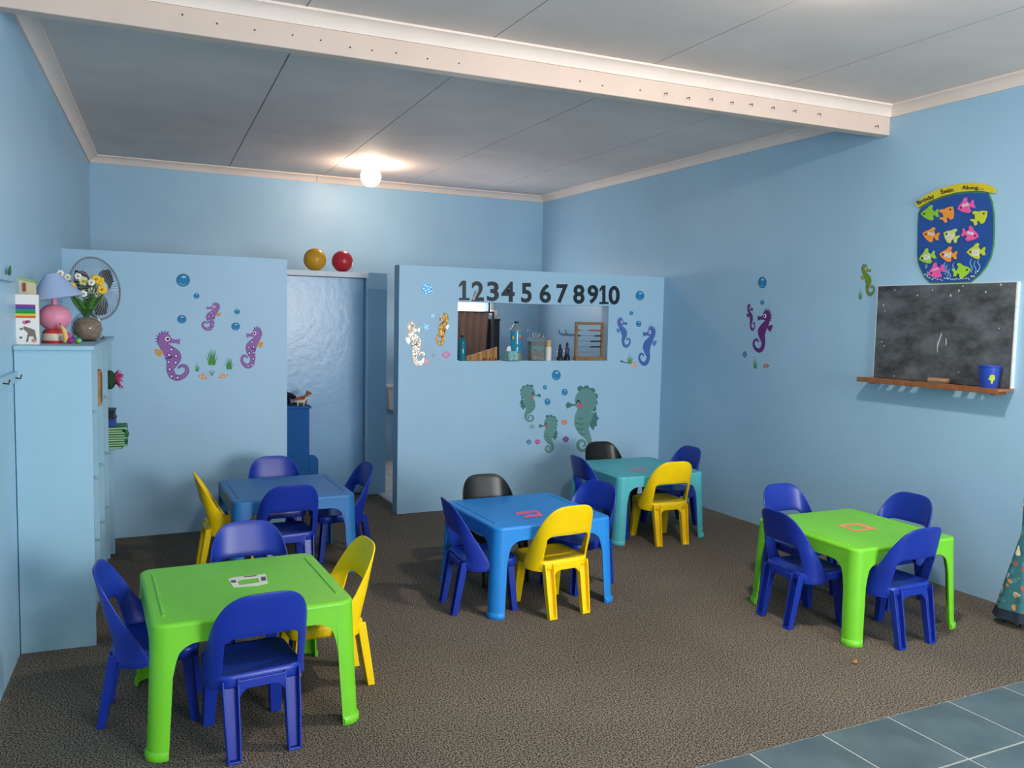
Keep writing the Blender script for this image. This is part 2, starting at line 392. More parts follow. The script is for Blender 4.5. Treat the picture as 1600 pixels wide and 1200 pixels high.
chair0 = make_chair()
def recolour(root, m):      # object-linked material slots, so that copies share their mesh
    for ch in root.children:
        for s_ in ch.material_slots: s_.link = 'OBJECT'; s_.material = m
def place_chair(first, x, y, deg, colour, label, group):
    c = chair0 if first else copy_tree(chair0)
    c.location = (x, y, 0); c.rotation_euler = (0, 0, math.radians(deg)); recolour(c, PLAST[colour])
    c['label'] = label; c['group'] = group
    return c

# ------------------------------------------------------------------ toddler table
TH, TW = 0.445, 0.333
def make_table():
    r = thing('toddler_table', 'plastic toddler table', 'table')
    pm = PLAST['green']; rc = 0.048; za = 0.374; wl = 0.058; fr = 0.075
    def peri(corner, d, z):     # point on the skirt at distance d from the corner's middle
        k = 1-0.14*(1-min(1, z/za)) if abs(d) <= wl+1e-6 else 1.0
        d = d*k; half = rc*math.pi/4; c = TW-rc
        if abs(d) <= half:
            a = math.pi/4-d/rc; x, y = c+rc*math.cos(a), c+rc*math.sin(a)
        elif d > 0: x, y = TW, c-(d-half)
        else: x, y = c-(-d-half), TW
        sp = 1+0.055*(1-z/TH)**1.2
        x *= sp; y *= sp
        for _ in range(corner): x, y = -y, x
        return (x, y, z)
    zt = TH-0.012
    for c in range(4):
        L = MB(); nd, nz = 14, 10
        for j in range(nz+1):
            z = zt*j/nz
            for i in range(nd+1): L.v.append(peri(c, -wl+2*wl*i/nd, z))
        L.f = [(j*(nd+1)+i, j*(nd+1)+i+1, (j+1)*(nd+1)+i+1, (j+1)*(nd+1)+i) for j in range(nz) for i in range(nd)]
        lg = L.build('leg', pm, r, smooth='all', solid=0.007)
        F = MB(); zs = [0.0, 0.006, 0.022, 0.030]; ex = [0.004, 0.008, 0.008, 0.001]
        for z, e in zip(zs, ex):
            for i in range(nd+1):
                p = Vector(peri(c, -wl+2*wl*i/nd, z)); n = Vector((p.x, p.y, 0)).normalized(); F.v.append(tuple(p+n*e))
        F.f = [(j*(nd+1)+i, j*(nd+1)+i+1, (j+1)*(nd+1)+i+1, (j+1)*(nd+1)+i) for j in range(3) for i in range(nd)]
        F.build('foot', pm, lg, smooth='all', solid=0.010)
        # apron to the next corner (clockwise side d>0 of corner c to d<0 of corner c-1)
        A = MB(); span = 2*(TW-rc)+2*rc*math.pi/4; M = 30
        ds = []
        for i in range(M+1): ds.append(wl+(span-2*wl)*i/M)
        extra = [wl+fr*q for q in (0.02, 0.06, 0.12, 0.2, 0.35, 0.5, 0.75, 1.0)]
        ds = sorted(set([round(x, 5) for x in ds+extra+[span-x for x in extra]]))
        def zb(d):
            e = min(d, span-d)-wl
            if e >= fr: return za
            return za-fr+math.sqrt(max(0, fr*fr-(fr-e)**2))-0.03*max(0, 1-e/(0.25*fr))**2
        def sidept(d, z):
            return peri(c, d, z) if d <= span/2 else peri((c-1) % 4, d-span, z)
        K = 4
        for d in ds:
            for k in range(K+1): A.v.append(sidept(d if d > wl else wl+2e-6, zb(d)+(zt-zb(d))*k/K))
        A.f = [(i*(K+1)+k, (i+1)*(K+1)+k, (i+1)*(K+1)+k+1, i*(K+1)+k+1) for i in range(len(ds)-1) for k in range(K)]
        A.build('apron', pm, r, smooth='all', solid=0.007)
    # top
    t = MB(); out = []
    for q in range(4):
        for k in range(9):
            a = math.radians(90*q+90*k/8); cx = (TW-rc)*(1 if q in (0, 3) else -1); cy = (TW-rc)*(1 if q in (0, 1) else -1)
            out.append((cx, cy, math.cos(a), math.sin(a)))
    n = len(out); rings = [(rc+0.001, zt-0.004), (rc+0.001, TH-0.010), (rc-0.002, TH-0.004), (rc-0.008, TH-0.0005), (rc-0.016, TH), (rc-0.030, TH)]
    for rad, z in rings: t.v += [(cx+rad*ca, cy+rad*sa, z) for cx, cy, ca, sa in out]
    for i in range(len(rings)-1): t.f += [(i*n+j, i*n+(j+1)%n, (i+1)*n+(j+1)%n, (i+1)*n+j) for j in range(n)]
    t.f.append(tuple((len(rings)-1)*n+j for j in range(n))); t.f.append(tuple(range(n-1, -1, -1)))
    t.build('tabletop', pm, r, smooth=True)
    for sx in (-1, 1):
        rd = MB(); x = sx*(TW-0.042)
        rd.hexa([(x-0.007, -0.25, TH-0.001), (x+0.007, -0.25, TH-0.001), (x+0.007, 0.25, TH-0.001), (x-0.007, 0.25, TH-0.001)],
                [(x-0.003, -0.245, TH+0.004), (x+0.003, -0.245, TH+0.004), (x+0.003, 0.245, TH+0.004), (x-0.003, 0.245, TH+0.004)])
        rd.build('ridge', pm, r, bevel=0.001)
    return r
table0 = make_table()
def recolour_all(root, m):
    for ch in root.children_recursive:
        for s_ in ch.material_slots: s_.link = 'OBJECT'; s_.material = m
TABLES = [
    (0.455, 3.200, 1.0, 'green', 'large green plastic toddler table nearest the camera at the left'),
    (0.945, 4.955, 0.0, 'slate blue', 'slate blue plastic toddler table by the left partition and doorway'),
    (2.012, 3.950, 1.0, 'table blue', 'bright blue plastic toddler table in the middle of the carpet'),
    (3.325, 4.850, -2.0, 'turquoise', 'turquoise plastic toddler table below the serving hatch'),
    (3.375, 3.000, -1.0, 'green', 'green plastic toddler table under the blackboard wall'),
]
for i, (x, y, a, c, lab) in enumerate(TABLES):
    t = table0 if i == 0 else copy_tree(table0)
    t.location = (x, y, 0); t.rotation_euler = (0, 0, math.radians(a)); recolour_all(t, PLAST[c]); t['label'] = lab; t['group'] = 'plastic toddler tables'
G1, G2, G3, G4, G5 = ['chairs around the %s' % s for s in ('front left green table', 'slate blue table', 'middle blue table', 'turquoise table', 'right green table')]
CH = [
    (0.446, 2.920, 5, 'blue', 'blue toddler chair with its back to the camera at the front left green table', G1),
    (0.157, 3.250, -98, 'blue', 'blue toddler chair left of the front green table beside the bookcase', G1),
    (0.763, 3.248, 92, 'yellow', 'yellow toddler chair on the right side of the front left green table', G1),
    (0.550, 3.545, 180, 'blue', 'blue toddler chair behind the front left green table facing the camera', G1),
    (0.640, 4.950, -92, 'yellow', 'yellow toddler chair on the left side of the slate blue table', G2),
    (0.955, 5.220, 180, 'blue', 'blue toddler chair between the slate blue table and the left partition', G2),
    (0.885, 4.648, 2, 'blue', 'blue toddler chair with its back to the camera at the slate blue table', G2),
    (1.270, 4.985, 92, 'blue', 'blue toddler chair right of the slate blue table by the doorway', G2),
    (1.702, 3.827, -95, 'blue', 'blue toddler chair on the left side of the middle blue table', G3),
    (1.965, 4.210, 180, 'black', 'glossy black toddler chair behind the middle bright blue table', G3),
    (2.028, 3.680, 5, 'yellow', 'yellow toddler chair with its back to the camera at the middle blue table', G3),
    (2.321, 3.927, 107, 'blue', 'blue toddler chair on the right side of the middle blue table', G3),
    (2.997, 4.777, -93, 'blue', 'blue toddler chair on the left side of the turquoise table', G4),
    (3.307, 5.120, 180, 'black', 'black toddler chair between the turquoise table and the hatch partition', G4),
    (3.334, 4.569, -5, 'yellow', 'yellow toddler chair with its back to the camera at the turquoise table', G4),
    (3.645, 4.885, 90, 'blue', 'blue toddler chair right of the turquoise table by the right wall', G4),
    (3.100, 3.045, -94, 'blue', 'blue toddler chair on the left side of the right green table', G5),
    (3.417, 3.386, 178, 'blue', 'blue toddler chair behind the right green table, far left of its four', G5),
    (3.316, 2.728, 0, 'blue', 'blue toddler chair with its back to the camera at the right green table', G5),
    (3.738, 3.091, 92, 'blue', 'blue toddler chair between the right green table and the blackboard wall', G5),
]
for i, c in enumerate(CH): place_chair(i == 0, *c)

# ================================================================== wall stickers and prints
class Plane:      # a wall face: maps photo pixels to points on it; h lifts off the wall
    def __init__(s, kind, c): s.kind, s.c = kind, c
    def pt(s, u, v, h=0.0):
        if s.kind == 'y': p = on_y(u, v, s.c); return (p.x, s.c-h, p.z)
        if s.kind == 'x': p = on_x(u, v, s.c); return (s.c-h, p.y, p.z)
        p = on_z(u, v, s.c); return (p.x, p.y, s.c+h)
PART, RWALL = Plane('y', YP), Plane('x', XR)
class Zoom:       # coordinates read in an enlarged crop -> photo pixels
    def __init__(s, x0, y0, k): s.x0, s.y0, s.k = x0, y0, k
    def __call__(s, x, y): return (s.x0+x/s.k, s.y0+y/s.k)
ZL, ZP, ZG, ZR, ZBD = Zoom(200, 400, 5), Zoom(620, 410, 3.75), Zoom(790, 570, 8), Zoom(1120, 400, 3.33333), Zoom(1410, 270, 6.6647)
def smat(c, rough=0.55, metal=0.0): return mat('print '+c+('' if not metal else ' foil'), c, rough, metal=metal, spec=0.25)
def flat(polys, plane, h0, h1):      # polygons in photo pixels -> thin sheet on the plane
    b = MB()
    for P in polys: b.prism(P, lambda a, c, h: plane.pt(a, c, h), h0, h1)
    return b
def oval(cx, cy, rx, ry, n=24): return [(cx+rx*math.cos(2*math.pi*k/n), cy+ry*math.sin(2*math.pi*k/n)) for k in range(n)]
def spline(P, n=6):                  # Catmull-Rom through (x, y, w)
    out = []
    for i in range(len(P)-1):
        a, b, c, d = P[max(i-1, 0)], P[i], P[i+1], P[min(i+2, len(P)-1)]
        for k in range(n):
            t = k/n
            out.append(tuple(0.5*(2*b[j]+(c[j]-a[j])*t+(2*a[j]-5*b[j]+4*c[j]-d[j])*t*t+(3*b[j]-a[j]-3*c[j]+d[j])*t**3) for j in range(len(b))))
    out.append(P[-1]); return out
def ribbon(P, f, plane, h0, h1, n=6):  # variable-width stroke; f maps design coordinates to pixels
    S = spline(P, n); L, R_ = [], []
    for i, (x, y, w_) in enumerate(S):
        x0, y0, _ = S[max(i-1, 0)]; x1, y1, _ = S[min(i+1, len(S)-1)]
        d = math.hypot(x1-x0, y1-y0) or 1; nx, ny = -(y1-y0)/d, (x1-x0)/d
        L.append(f(x+nx*w_, y+ny*w_)); R_.append(f(x-nx*w_, y-ny*w_))
    b = MB(); m_ = len(S)
    v = [plane.pt(*p, h1) for p in L]+[plane.pt(*p, h1) for p in R_]+[plane.pt(*p, h0) for p in L]+[plane.pt(*p, h0) for p in R_]
    fs = []
    for i in range(m_-1):
        fs += [(i, i+1, m_+i+1, m_+i), (i, 2*m_+i, 2*m_+i+1, i+1), (m_+i, m_+i+1, 3*m_+i+1, 3*m_+i)]
    fs += [(0, m_, 3*m_, 2*m_), (m_-1, 3*m_-1, 4*m_-1, 2*m_-1)][:1]+[(m_-1, 2*m_-1, 4*m_-1, 3*m_-1)]
    return b.add(v, fs)
def boxmap(z, x0, y0, x1, y1, sx0, sy0, sx1, sy1, mirror=False):
    def f(x, y):
        a, c = (x-sx0)/(sx1-sx0), (y-sy0)/(sy1-sy0)
        if mirror: a = 1-a
        return z(x0+(x1-x0)*a, y0+(y1-y0)*c)
    return f
H1 = 0.0012
def seahorse_spotted(z, plane, box, mirror, label, c_body='a06cb4', c_edge='6a3f8c', c_fin='e0a35a', spots=True, slim=1.0, crest=True, group='seahorse wall stickers', rough=0.35, metal=0, eye=True):
    rough = 0.55 if rough == 0.35 else rough
    f = boxmap(z, *box, 200, 585, 475, 970, mirror)
    t = thing('seahorse_sticker', label, 'sticker', group=group)
    bm_, em, fm = smat(c_body, rough, metal), smat(c_edge, rough, metal), smat(c_fin, rough, metal)
    if metal: bm_ = mat('crinkled glint foil '+c_body, c_body, 0.25, metal=metal, col2=c_edge, scale=38, detail=2, bump=0.6, bscale=70)  # brown glints of the foil put into the colour as mottling
    SP = [(262,655,34),(278,700,30),(318,742,44),(352,788,60),(345,835,42),(330,880,27),(345,930,24),(385,952,19),(430,940,15),(460,905,13),(455,870,11),(425,855,8),(402,866,6),(393,880,3)]
    SPs = [(x, y, w_*slim) for x, y, w_ in SP]
    # dark outline under the body
    ribbon([(x, y, w_+4) for x, y, w_ in SPs], f, plane, 0, H1*0.6).build('outline', em, t)
    ribbon(SPs, f, plane, 0, H1).build('body', bm_, t)
    flat([[f(*p) for p in oval(288, 643, 48, 44)]], plane, 0, H1*1.1).build('head', bm_, t)
    ribbon([(300,655,34),(345,664,17),(380,667,15),(405,668,24)], f, plane, 0, H1*1.2).build('snout', bm_, t)
    if crest:
        P = []
        for i in range(17):
            a = math.radians(-55-175*i/16); r = 72 if i % 2 else 46
            P.append(f(285+r*math.cos(a)*1.08, 650+r*math.sin(a)))
        P += [f(262, 705), f(300, 690), f(330, 640)]
        flat([P], plane, 0, H1*0.8).build('crest', em, t)
    flat([[f(x, y) for x, y in [(284,742),(240,730),(203,728),(212,760),(240,788),(262,775)]]], plane, 0, H1*0.9).build('fin', fm, t)
    if spots:
        for x, y in [(338,730),(322,773),(375,780),(317,828),(372,832),(325,885),(340,940),(387,950)]:
            o = flat([[f(*p) for p in oval(x, y, 16, 16, 14)]], plane, H1, H1*1.5).build('spot', em, t)
            flat([[f(*p) for p in oval(x, y, 9, 9, 12)]], plane, H1, H1*1.9).build('spot_centre', smat('f0e6f2'), o)
    if eye:
        o = flat([[f(*p) for p in oval(308, 648, 19, 18)]], plane, H1, H1*1.6).build('eye', smat('f6f2f6'), t)
        flat([[f(*p) for p in oval(311, 648, 10, 10, 14)]], plane, H1, H1*2.0).build('pupil', smat('201820'), o)
    return t
def seahorse_round(box, mirror, label, c='659694', d='4a7a7c'):
    z, plane = ZG, PART
    f = boxmap(z, *box, 745, 260, 1170, 1092, mirror)
    t = thing('seahorse_sticker', label, 'sticker', group='seahorse wall stickers')
    bm_, dm = smat(c), smat(d)
    crest = [oval(935, 300, 38, 38, 16), oval(1010, 295, 40, 38, 16), oval(1080, 325, 40, 38, 16), oval(1118, 395, 36, 40, 16), oval(1115, 470, 34, 42, 16), oval(1105, 545, 30, 42, 16)]
    k = MB()
    for i, P in enumerate(crest): k.prism([f(*p) for p in P], lambda a, b_, h: plane.pt(a, b_, h), 0, H1*(0.5+0.03*i))
    k.build('crest', dm, t)
    flat([[f(*p) for p in oval(1000, 450, 135, 150, 36)]], plane, 0, H1).build('head', bm_, t)
    flat([[f(x, y) for x, y in [(880,488),(842,492),(775,464),(748,505),(768,549),(842,512),(880,516)]]], plane, 0, H1*0.9).build('snout', dm, t)
    flat([[f(x, y) for x, y in [(1040,640),(1085,610),(1135,588),(1142,640),(1168,668),(1140,700),(1142,765),(1115,770),(1098,824),(1060,780),(1035,735)]]], plane, 0, H1*0.8).build('fin', dm, t)
    SP = [(1010,560,100),(975,650,108),(955,740,96),(975,820,72),(1015,885,46),(1042,940,33),(1045,1000,26),(1005,1058,22),(950,1072,21),(908,1035,20),(905,980,19),(945,945,18),(988,965,16),(990,1008,14),(960,1018,9)]
    ribbon(SP, f, plane, 0, H1*0.95).build('body', bm_, t)
    for (x0, x1, y) in [(900,975,668),(875,985,736),(885,985,800),(915,1000,860)]:
        ribbon([(x0, y-14, 5), ((x0+x1)/2, y+8, 8), (x1, y, 4)], f, plane, H1*0.9, H1*1.4, 4).build('belly_stripe', dm, t)
    ribbon([(882,485,5),(892,458,7),(908,446,8),(924,462,7),(930,482,5)], f, plane, H1, H1*1.5, 4).build('eyelid', smat('1c2c2c'), t)
    flat([[f(*p) for p in oval(930, 514, 36, 30, 18)]], plane, H1, H1*1.45).build('cheek', smat('c9607a'), t)
    return t
def bubble(z, plane, x, y, rx, ry, label):
    f = lambda a, b_: z(x+a*rx, y+b_*ry)
    t = thing('bubble_sticker', label, 'sticker', group='bubble wall stickers')
    flat([[f(*p) for p in oval(0, 0, 1, 1, 28)]], plane, 0, H1*0.8).build('rim', smat('2f6f9c'), t)
    flat([[f(*p) for p in oval(0.0, 0.03, 0.84, 0.84, 28)]], plane, 0, H1).build('bubble', smat('2b86bd'), t)
    flat([[f(*p) for p in oval(0.12, -0.5, 0.34, 0.17, 14)]], plane, H1, H1*1.4).build('gloss', smat('a8d6f2'), t)
    ribbon([(-0.62,0.42,0.03),(-0.3,0.66,0.06),(0.1,0.72,0.06),(0.5,0.56,0.03)], f, plane, H1, H1*1.3, 4).build('gloss', smat('6ab4dc'), t)
    return t
def grass(z, plane, x, y, w_, h, label, c='3f8a44', n=7):
    t = thing('seagrass_sticker', label, 'sticker', group='seagrass wall stickers')
    for k in range(n):
        a = (k/(n-1)-0.5)*2; hh = h*(1.0-0.35*abs(a)+0.12*((k*7) % 3-1)); bx = x+a*w_*0.22; tx = x+a*w_*0.5
        P = [(bx, y, w_*0.055), (bx+(tx-bx)*0.3, y-hh*0.5, w_*0.05), (tx, y-hh, w_*0.008)]
        ribbon(P, lambda a_, b_: z(a_, b_), plane, 0, H1*(0.7+0.1*(k % 3)), 5).build('blade', smat(c if k % 2 else '5aa14e'), t)
    return t
def shell(z, plane, x, y, rx, ry, label, c, c2):
    t = thing('shell_sticker', label, 'sticker', group='shell wall stickers')
    P = [z(x-0.25*rx, y+ry*0.95), z(x+0.25*rx, y+ry*0.95)]
    for k in range(15):
        a = math.radians(20-220*k/14); s = 1.0 if k % 2 else 0.88
        P.append(z(x+rx*s*math.cos(a), y+ry*(s*math.sin(a)+0.0)))
    flat([P], plane, 0, H1).build('shell', smat(c), t)
    for k in range(5):
        a = math.radians(-90+(k-2)*32)
        ribbon([(x, y+ry*0.7, rx*0.03), (x+rx*0.5*math.cos(a), y+ry*0.5*math.sin(a)+ry*0.15, rx*0.06), (x+rx*0.86*math.cos(a), y+ry*0.86*math.sin(a), rx*0.04)], lambda a_, b_: z(a_, b_), plane, H1, H1*1.35, 3).build('rib', smat(c2), t)
    return t
def conch(z, plane, x, y, rx, ry, label, flip=False):
    t = thing('shell_sticker', label, 'sticker', group='shell wall stickers'); s = -1 if flip else 1
    P = [z(x+s*a*rx, y+b_*ry) for a, b_ in [(-1,-0.35),(-0.45,-0.5),(0.05,-0.9),(0.5,-0.5),(0.7,0.1),(1.0,0.75),(0.4,0.8),(-0.2,0.9),(-0.6,0.4)]]
    flat([P], plane, 0, H1).build('shell', smat('e39a6c'), t)
    for q in (-0.5, -0.1, 0.3):
        ribbon([(x+s*q*rx, y-0.5*ry, rx*0.04), (x+s*(q+0.12)*rx, y+0.1*ry, rx*0.08), (x+s*(q+0.05)*rx, y+0.7*ry, rx*0.04)], lambda a_, b_: z(a_, b_), plane, H1, H1*1.4, 3).build('band', smat('f4dccb'), t)
    return t
# left partition
seahorse_spotted(ZL, PART, (200,585,475,970), False, 'largest spotted purple seahorse sticker, lower left on the left partition')
seahorse_spotted(ZL, PART, (575,360,730,582), True, 'smallest spotted purple seahorse sticker, highest on the left partition')
seahorse_spotted(ZL, PART, (880,550,1060,875), True, 'spotted purple seahorse sticker nearest the doorway on the left partition')
bubble(ZL, PART, 430, 189, 54, 50, 'largest bubble sticker near the top of the left partition')
bubble(ZL, PART, 535, 312, 23, 22, 'small bubble sticker just below the largest bubble on the left partition')
bubble(ZL, PART, 420, 494, 36, 33, 'bubble sticker above the largest purple seahorse on the left partition')
bubble(ZL, PART, 852, 435, 22, 21, 'tiny bubble sticker at the upper right of the left partition')
bubble(ZL, PART, 841, 550, 34, 31, 'bubble sticker beside the head of the purple seahorse nearest the doorway')
grass(ZL, PART, 655, 853, 95, 140, 'tallest seagrass sticker in the middle of the left partition')
grass(ZL, PART, 790, 885, 70, 98, 'medium seagrass sticker right of the tallest one on the left partition')
grass(ZL, PART, 540, 900, 46, 66, 'smallest seagrass sticker on the left partition', n=5)
conch(ZL, PART, 583, 940, 40, 24, 'orange conch shell sticker under the smallest seagrass')
shell(ZL, PART, 655, 915, 38, 33, 'pale blue fan shell sticker between two orange conch shells', 'b4cfe0', '5f93ad')
conch(ZL, PART, 745, 937, 42, 22, 'spotted orange conch shell sticker under the medium seagrass', True)
# right partition, foil stickers left of the hatch
seahorse_spotted(ZP, PART, (50,340,165,605), False, 'large silver foil seahorse sticker at the left end of the hatch partition', 'efeae2', '9c8c78', 'cfc8bc', False, 1.15, True, rough=0.22, metal=0.55, eye=False)
seahorse_spotted(ZP, PART, (230,293,308,485), True, 'small gold foil seahorse sticker left of the serving hatch', 'd0a24c', '7c5228', 'e8dcc0', False, 1.2, True, rough=0.22, metal=0.5, eye=False)
def foil_flake(x, y, r, label, c='bcd9ea'):
    t = thing('bubble_sticker', label, 'sticker', group='bubble wall stickers')
    P = []
    for k in range(22):
        a = 2*math.pi*k/22; s = r*(1.0 if k % 2 else 0.78); P.append(ZP(x+s*math.cos(a), y+s*math.sin(a)))
    flat([P], PART, 0, H1).build('bubble', smat('4f8db8', 0.25, 0.5), t)
    for k in range(9):
        a = k*2.4; q = r*math.sqrt((k+0.5)/9)*0.85
        flat([[ZP(*p) for p in oval(x+q*math.cos(a), y+q*math.sin(a), r*0.17, r*0.13, 7)]], PART, H1, H1*1.5).build('glint', smat(c, 0.15, 0.4), t)
foil_flake(178, 157, 34, 'glittering blue foil bubble sticker at the upper left of the hatch partition')
foil_flake(208, 313, 14, 'tiny foil bubble sticker between the silver and gold seahorses', 'e6f0f6')
foil_flake(172, 378, 20, 'small foil bubble sticker beside the silver seahorse snout', 'e6f0f6')
shell(ZP, PART, 288, 542, 27, 20, 'pink clam shell sticker below the gold foil seahorse', 'd98cc0', 'f0bfe0')
shell(ZP, PART, 175, 580, 18, 20, 'pale pink shell sticker beside the silver seahorse tail', 'e3b6c8', 'f4e0e8')
t = thing('starfish_sticker', 'little grey starfish sticker between two pink shells', 'sticker')
flat([[ZP(215+(17 if k % 2 == 0 else 6)*math.cos(math.radians(-90+36*k)), 545+(17 if k % 2 == 0 else 6)*math.sin(math.radians(-90+36*k))) for k in range(10)]], PART, 0, H1).build('starfish', smat('a9bcc0'), t)
# right of the hatch
seahorse_spotted(ZP, PART, (1285,320,1370,500), False, 'small plain blue seahorse sticker right of the serving hatch', '4f74b8', '3a5a9c', '5f86c4', False, 0.85)
seahorse_spotted(ZP, PART, (1415,370,1525,605), True, 'large plain blue seahorse sticker at the right end of the hatch partition', '4a6db4', '3a5a9c', '5f86c4', False, 0.85)
bubble(ZP, PART, 1424, 195, 25, 28, 'largest bubble sticker at the upper right of the hatch partition')
bubble(ZP, PART, 1374, 297, 11, 12, 'tiny bubble sticker above the small blue seahorse')
bubble(ZP, PART, 1417, 360, 16, 18, 'bubble sticker between the two blue seahorses')
grass(ZP, PART, 1365, 592, 44, 58, 'seagrass sticker below the two blue seahorses', n=5)
conch(ZP, PART, 1388, 598, 20, 17, 'cream conch shell sticker beside the large blue seahorse tail')
t = thing('driftwood_sticker', 'thin dark twig sticker left of the seagrass below the blue seahorses', 'sticker')
ribbon([(1310,578,6),(1335,585,3),(1362,592,2)], lambda a, b_: ZP(a, b_), PART, 0, H1, 4).build('twig', smat('46688c'), t)
# green family under the hatch
seahorse_round((745,260,1170,1092), False, 'largest grey green seahorse sticker with rosy cheek under the hatch')
seahorse_round((170,245,445,715), True, 'grey green seahorse sticker facing right, upper left under the hatch')
seahorse_round((410,625,660,1100), False, 'small grey green seahorse sticker in the middle under the hatch')
bubble(ZG, PART, 633, 130, 55, 63, 'largest bubble sticker directly below the serving hatch')
bubble(ZG, PART, 490, 282, 25, 28, 'smallest bubble sticker above the right facing green seahorse snout')
bubble(ZG, PART, 738, 342, 37, 42, 'bubble sticker above the largest green seahorse snout')
bubble(ZG, PART, 523, 462, 36, 42, 'bubble sticker in front of the right facing green seahorse')
shell(ZG, PART, 733, 720, 38, 33, 'orange shell sticker between the two left facing green seahorses', 'd9763f', 'f0b48c')
shell(ZG, PART, 330, 775, 38, 38, 'pale grey shell sticker left of the small green seahorse', '9fc0d2', '6f98b4')
shell(ZG, PART, 290, 965, 33, 33, 'slate blue shell sticker, leftmost below the green seahorses', '4f7cab', '7aa3c8')
shell(ZG, PART, 398, 963, 36, 32, 'magenta shell sticker beside the slate blue shell', 'b8488f', 'dc8cc0')
shell(ZG, PART, 752, 932, 40, 38, 'dark purple shell sticker beside the largest green seahorse tail', '6f4a8c', 'a77cc0')
# right wall
seahorse_spotted(ZR, RWALL, (155,248,200,390), False, 'small dark purple seahorse sticker on the right wall', '6b2d78', '5a2468', '6b2d78', False, 0.8, True)
seahorse_spotted(ZR, RWALL, (187,275,293,503), True, 'large dark purple seahorse sticker on the right wall', '6b2d78', '5a2468', '6b2d78', False, 0.8, True)
seahorse_spotted(ZR, RWALL, (748,40,822,208), False, 'green seahorse sticker on the right wall beside the blackboard', '6f8f3a', '3f6a34', 'a8953c', False, 0.95, True)
bubble(ZR, RWALL, 237, 138, 22, 30, 'larger bubble sticker above the purple seahorses on the right wall')
bubble(ZR, RWALL, 237, 242, 10, 13, 'small bubble sticker between the purple seahorses on the right wall')
shell(ZR, RWALL, 146, 513, 12, 18, 'slate blue shell sticker low on the right wall', '4f7cab', '6f98c4')
grass(ZR, RWALL, 200, 586, 28, 56, 'seagrass sticker below the purple seahorses on the right wall', n=5)
grass(ZR, RWALL, 748, 226, 24, 52, 'seagrass sticker beside the green seahorse tail on the right wall', n=5)
shell(ZR, RWALL, 257, 572, 16, 12, 'tiny red fan shell sticker on the right wall', 'b85a48', 'e8b0a0')

# ------------------------------------------------------------------ lettering
def text_mesh(txt, bold=0.0):
    cu = bpy.data.curves.new('lettering', 'FONT'); cu.body = txt; cu.offset = bold; cu.resolution_u = 4
    o = bpy.data.objects.new('lettering', cu); COL.objects.link(o)
    dg = bpy.context.evaluated_depsgraph_get(); dg.update()
    me = bpy.data.meshes.new_from_object(o.evaluated_get(dg)); bpy.data.objects.remove(o); bpy.data.curves.remove(cu)
    return me
def text_sheet(txt, f, plane, h, bold=0.0, box=None):
    """letters as a thin sheet; f maps (0..1, 0..1) of the text's own box (y up) to pixels"""
    me = text_mesh(txt, bold)
    xs = [v.co.x for v in me.vertices]; ys = [v.co.y for v in me.vertices]
    x0, x1, y0, y1 = min(xs), max(xs), min(ys), max(ys)
    b = MB(); V = [f((v.co.x-x0)/(x1-x0), (v.co.y-y0)/(y1-y0)) for v in me.vertices]
    b.v = [plane.pt(*p, h) for p in V]; b.f = [tuple(p.vertices) for p in me.polygons]
    n = len(b.v); b.v += [plane.pt(*p, h-0.0012) for p in V]
    edges = {}
    for p in me.polygons:
        vs_ = list(p.vertices)
        for i in range(len(vs_)):
            e = (vs_[i], vs_[(i+1) % len(vs_)]); k = tuple(sorted(e)); edges.setdefault(k, []).append(e)
    for k, es in edges.items():
        if len(es) == 1: a, c = es[0]; b.f.append((a, c, n+c, n+a))
    bpy.data.meshes.remove(me)
    return b
NUMM = mat('black number sticker', '1b2430', 0.32)
def digit(ch, x0, y0, x1, y1, label):
    t = thing('number_sticker', label, 'number', group='numbers above the hatch')
    if ch == '1':
        P = [(0.30,1.0),(0.66,1.0),(0.66,0.12),(0.98,0.12),(0.98,0.0),(0.03,0.0),(0.03,0.12),(0.33,0.12),(0.33,0.80),(0.05,0.66),(0.02,0.78)]
        flat([[ZP(x0+(x1-x0)*a, y1-(y1-y0)*c) for a, c in P]], PART, 0, 0.002).build('numeral', NUMM, t)
    else:
        text_sheet(ch, lambda a, c: ZP(x0+(x1-x0)*a, y1-(y1-y0)*c), PART, 0.002, 0.028).build('numeral', NUMM, t)
for ch, bx_, lab in [('1', (362,107,428,222), 'black numeral one at the start of the row above the hatch'), ('2', (438,110,510,228), 'black numeral two in the number row above the hatch'),
        ('3', (528,112,598,228), 'black numeral three in the number row above the hatch'), ('4', (612,113,690,232), 'black numeral four in the number row above the hatch'),
        ('5', (728,120,790,236), 'black numeral five in the number row above the hatch'), ('6', (836,125,903,238), 'black numeral six in the number row above the hatch'),
        ('7', (935,128,1003,240), 'black numeral seven in the number row above the hatch'), ('8', (1033,130,1100,243), 'black numeral eight in the number row above the hatch'),
        ('9', (1117,132,1180,243), 'black numeral nine in the number row above the hatch'), ('1', (1185,135,1241,245), 'black numeral one belonging to the ten above the hatch'),
        ('0', (1240,137,1306,248), 'black numeral zero ending the number row above the hatch')]:
    digit(ch, *bx_, lab)
t = thing('glare_scrap', 'pinkish strip standing in for glare beside the numeral two', 'glare')  # strip added for the pinkish glare on the glossy numeral
b = MB(); pts = [ZP(446,222), ZP(452,200), ZP(458,180), ZP(462,165)]
for i in range(3):
    a, c = pts[i], pts[i+1]; h0, h1 = 0.004+0.012*i, 0.004+0.012*(i+1)
    b.add([PART.pt(a[0]-1.2, a[1], h0), PART.pt(a[0]+1.8, a[1], h0), PART.pt(c[0]+1.4, c[1], h1), PART.pt(c[0]-0.8, c[1], h1)], [(0,1,2,3)])
b.build('glare', mat('pinkish glare', 'e8c8c0', 0.2), t, solid=0.001)

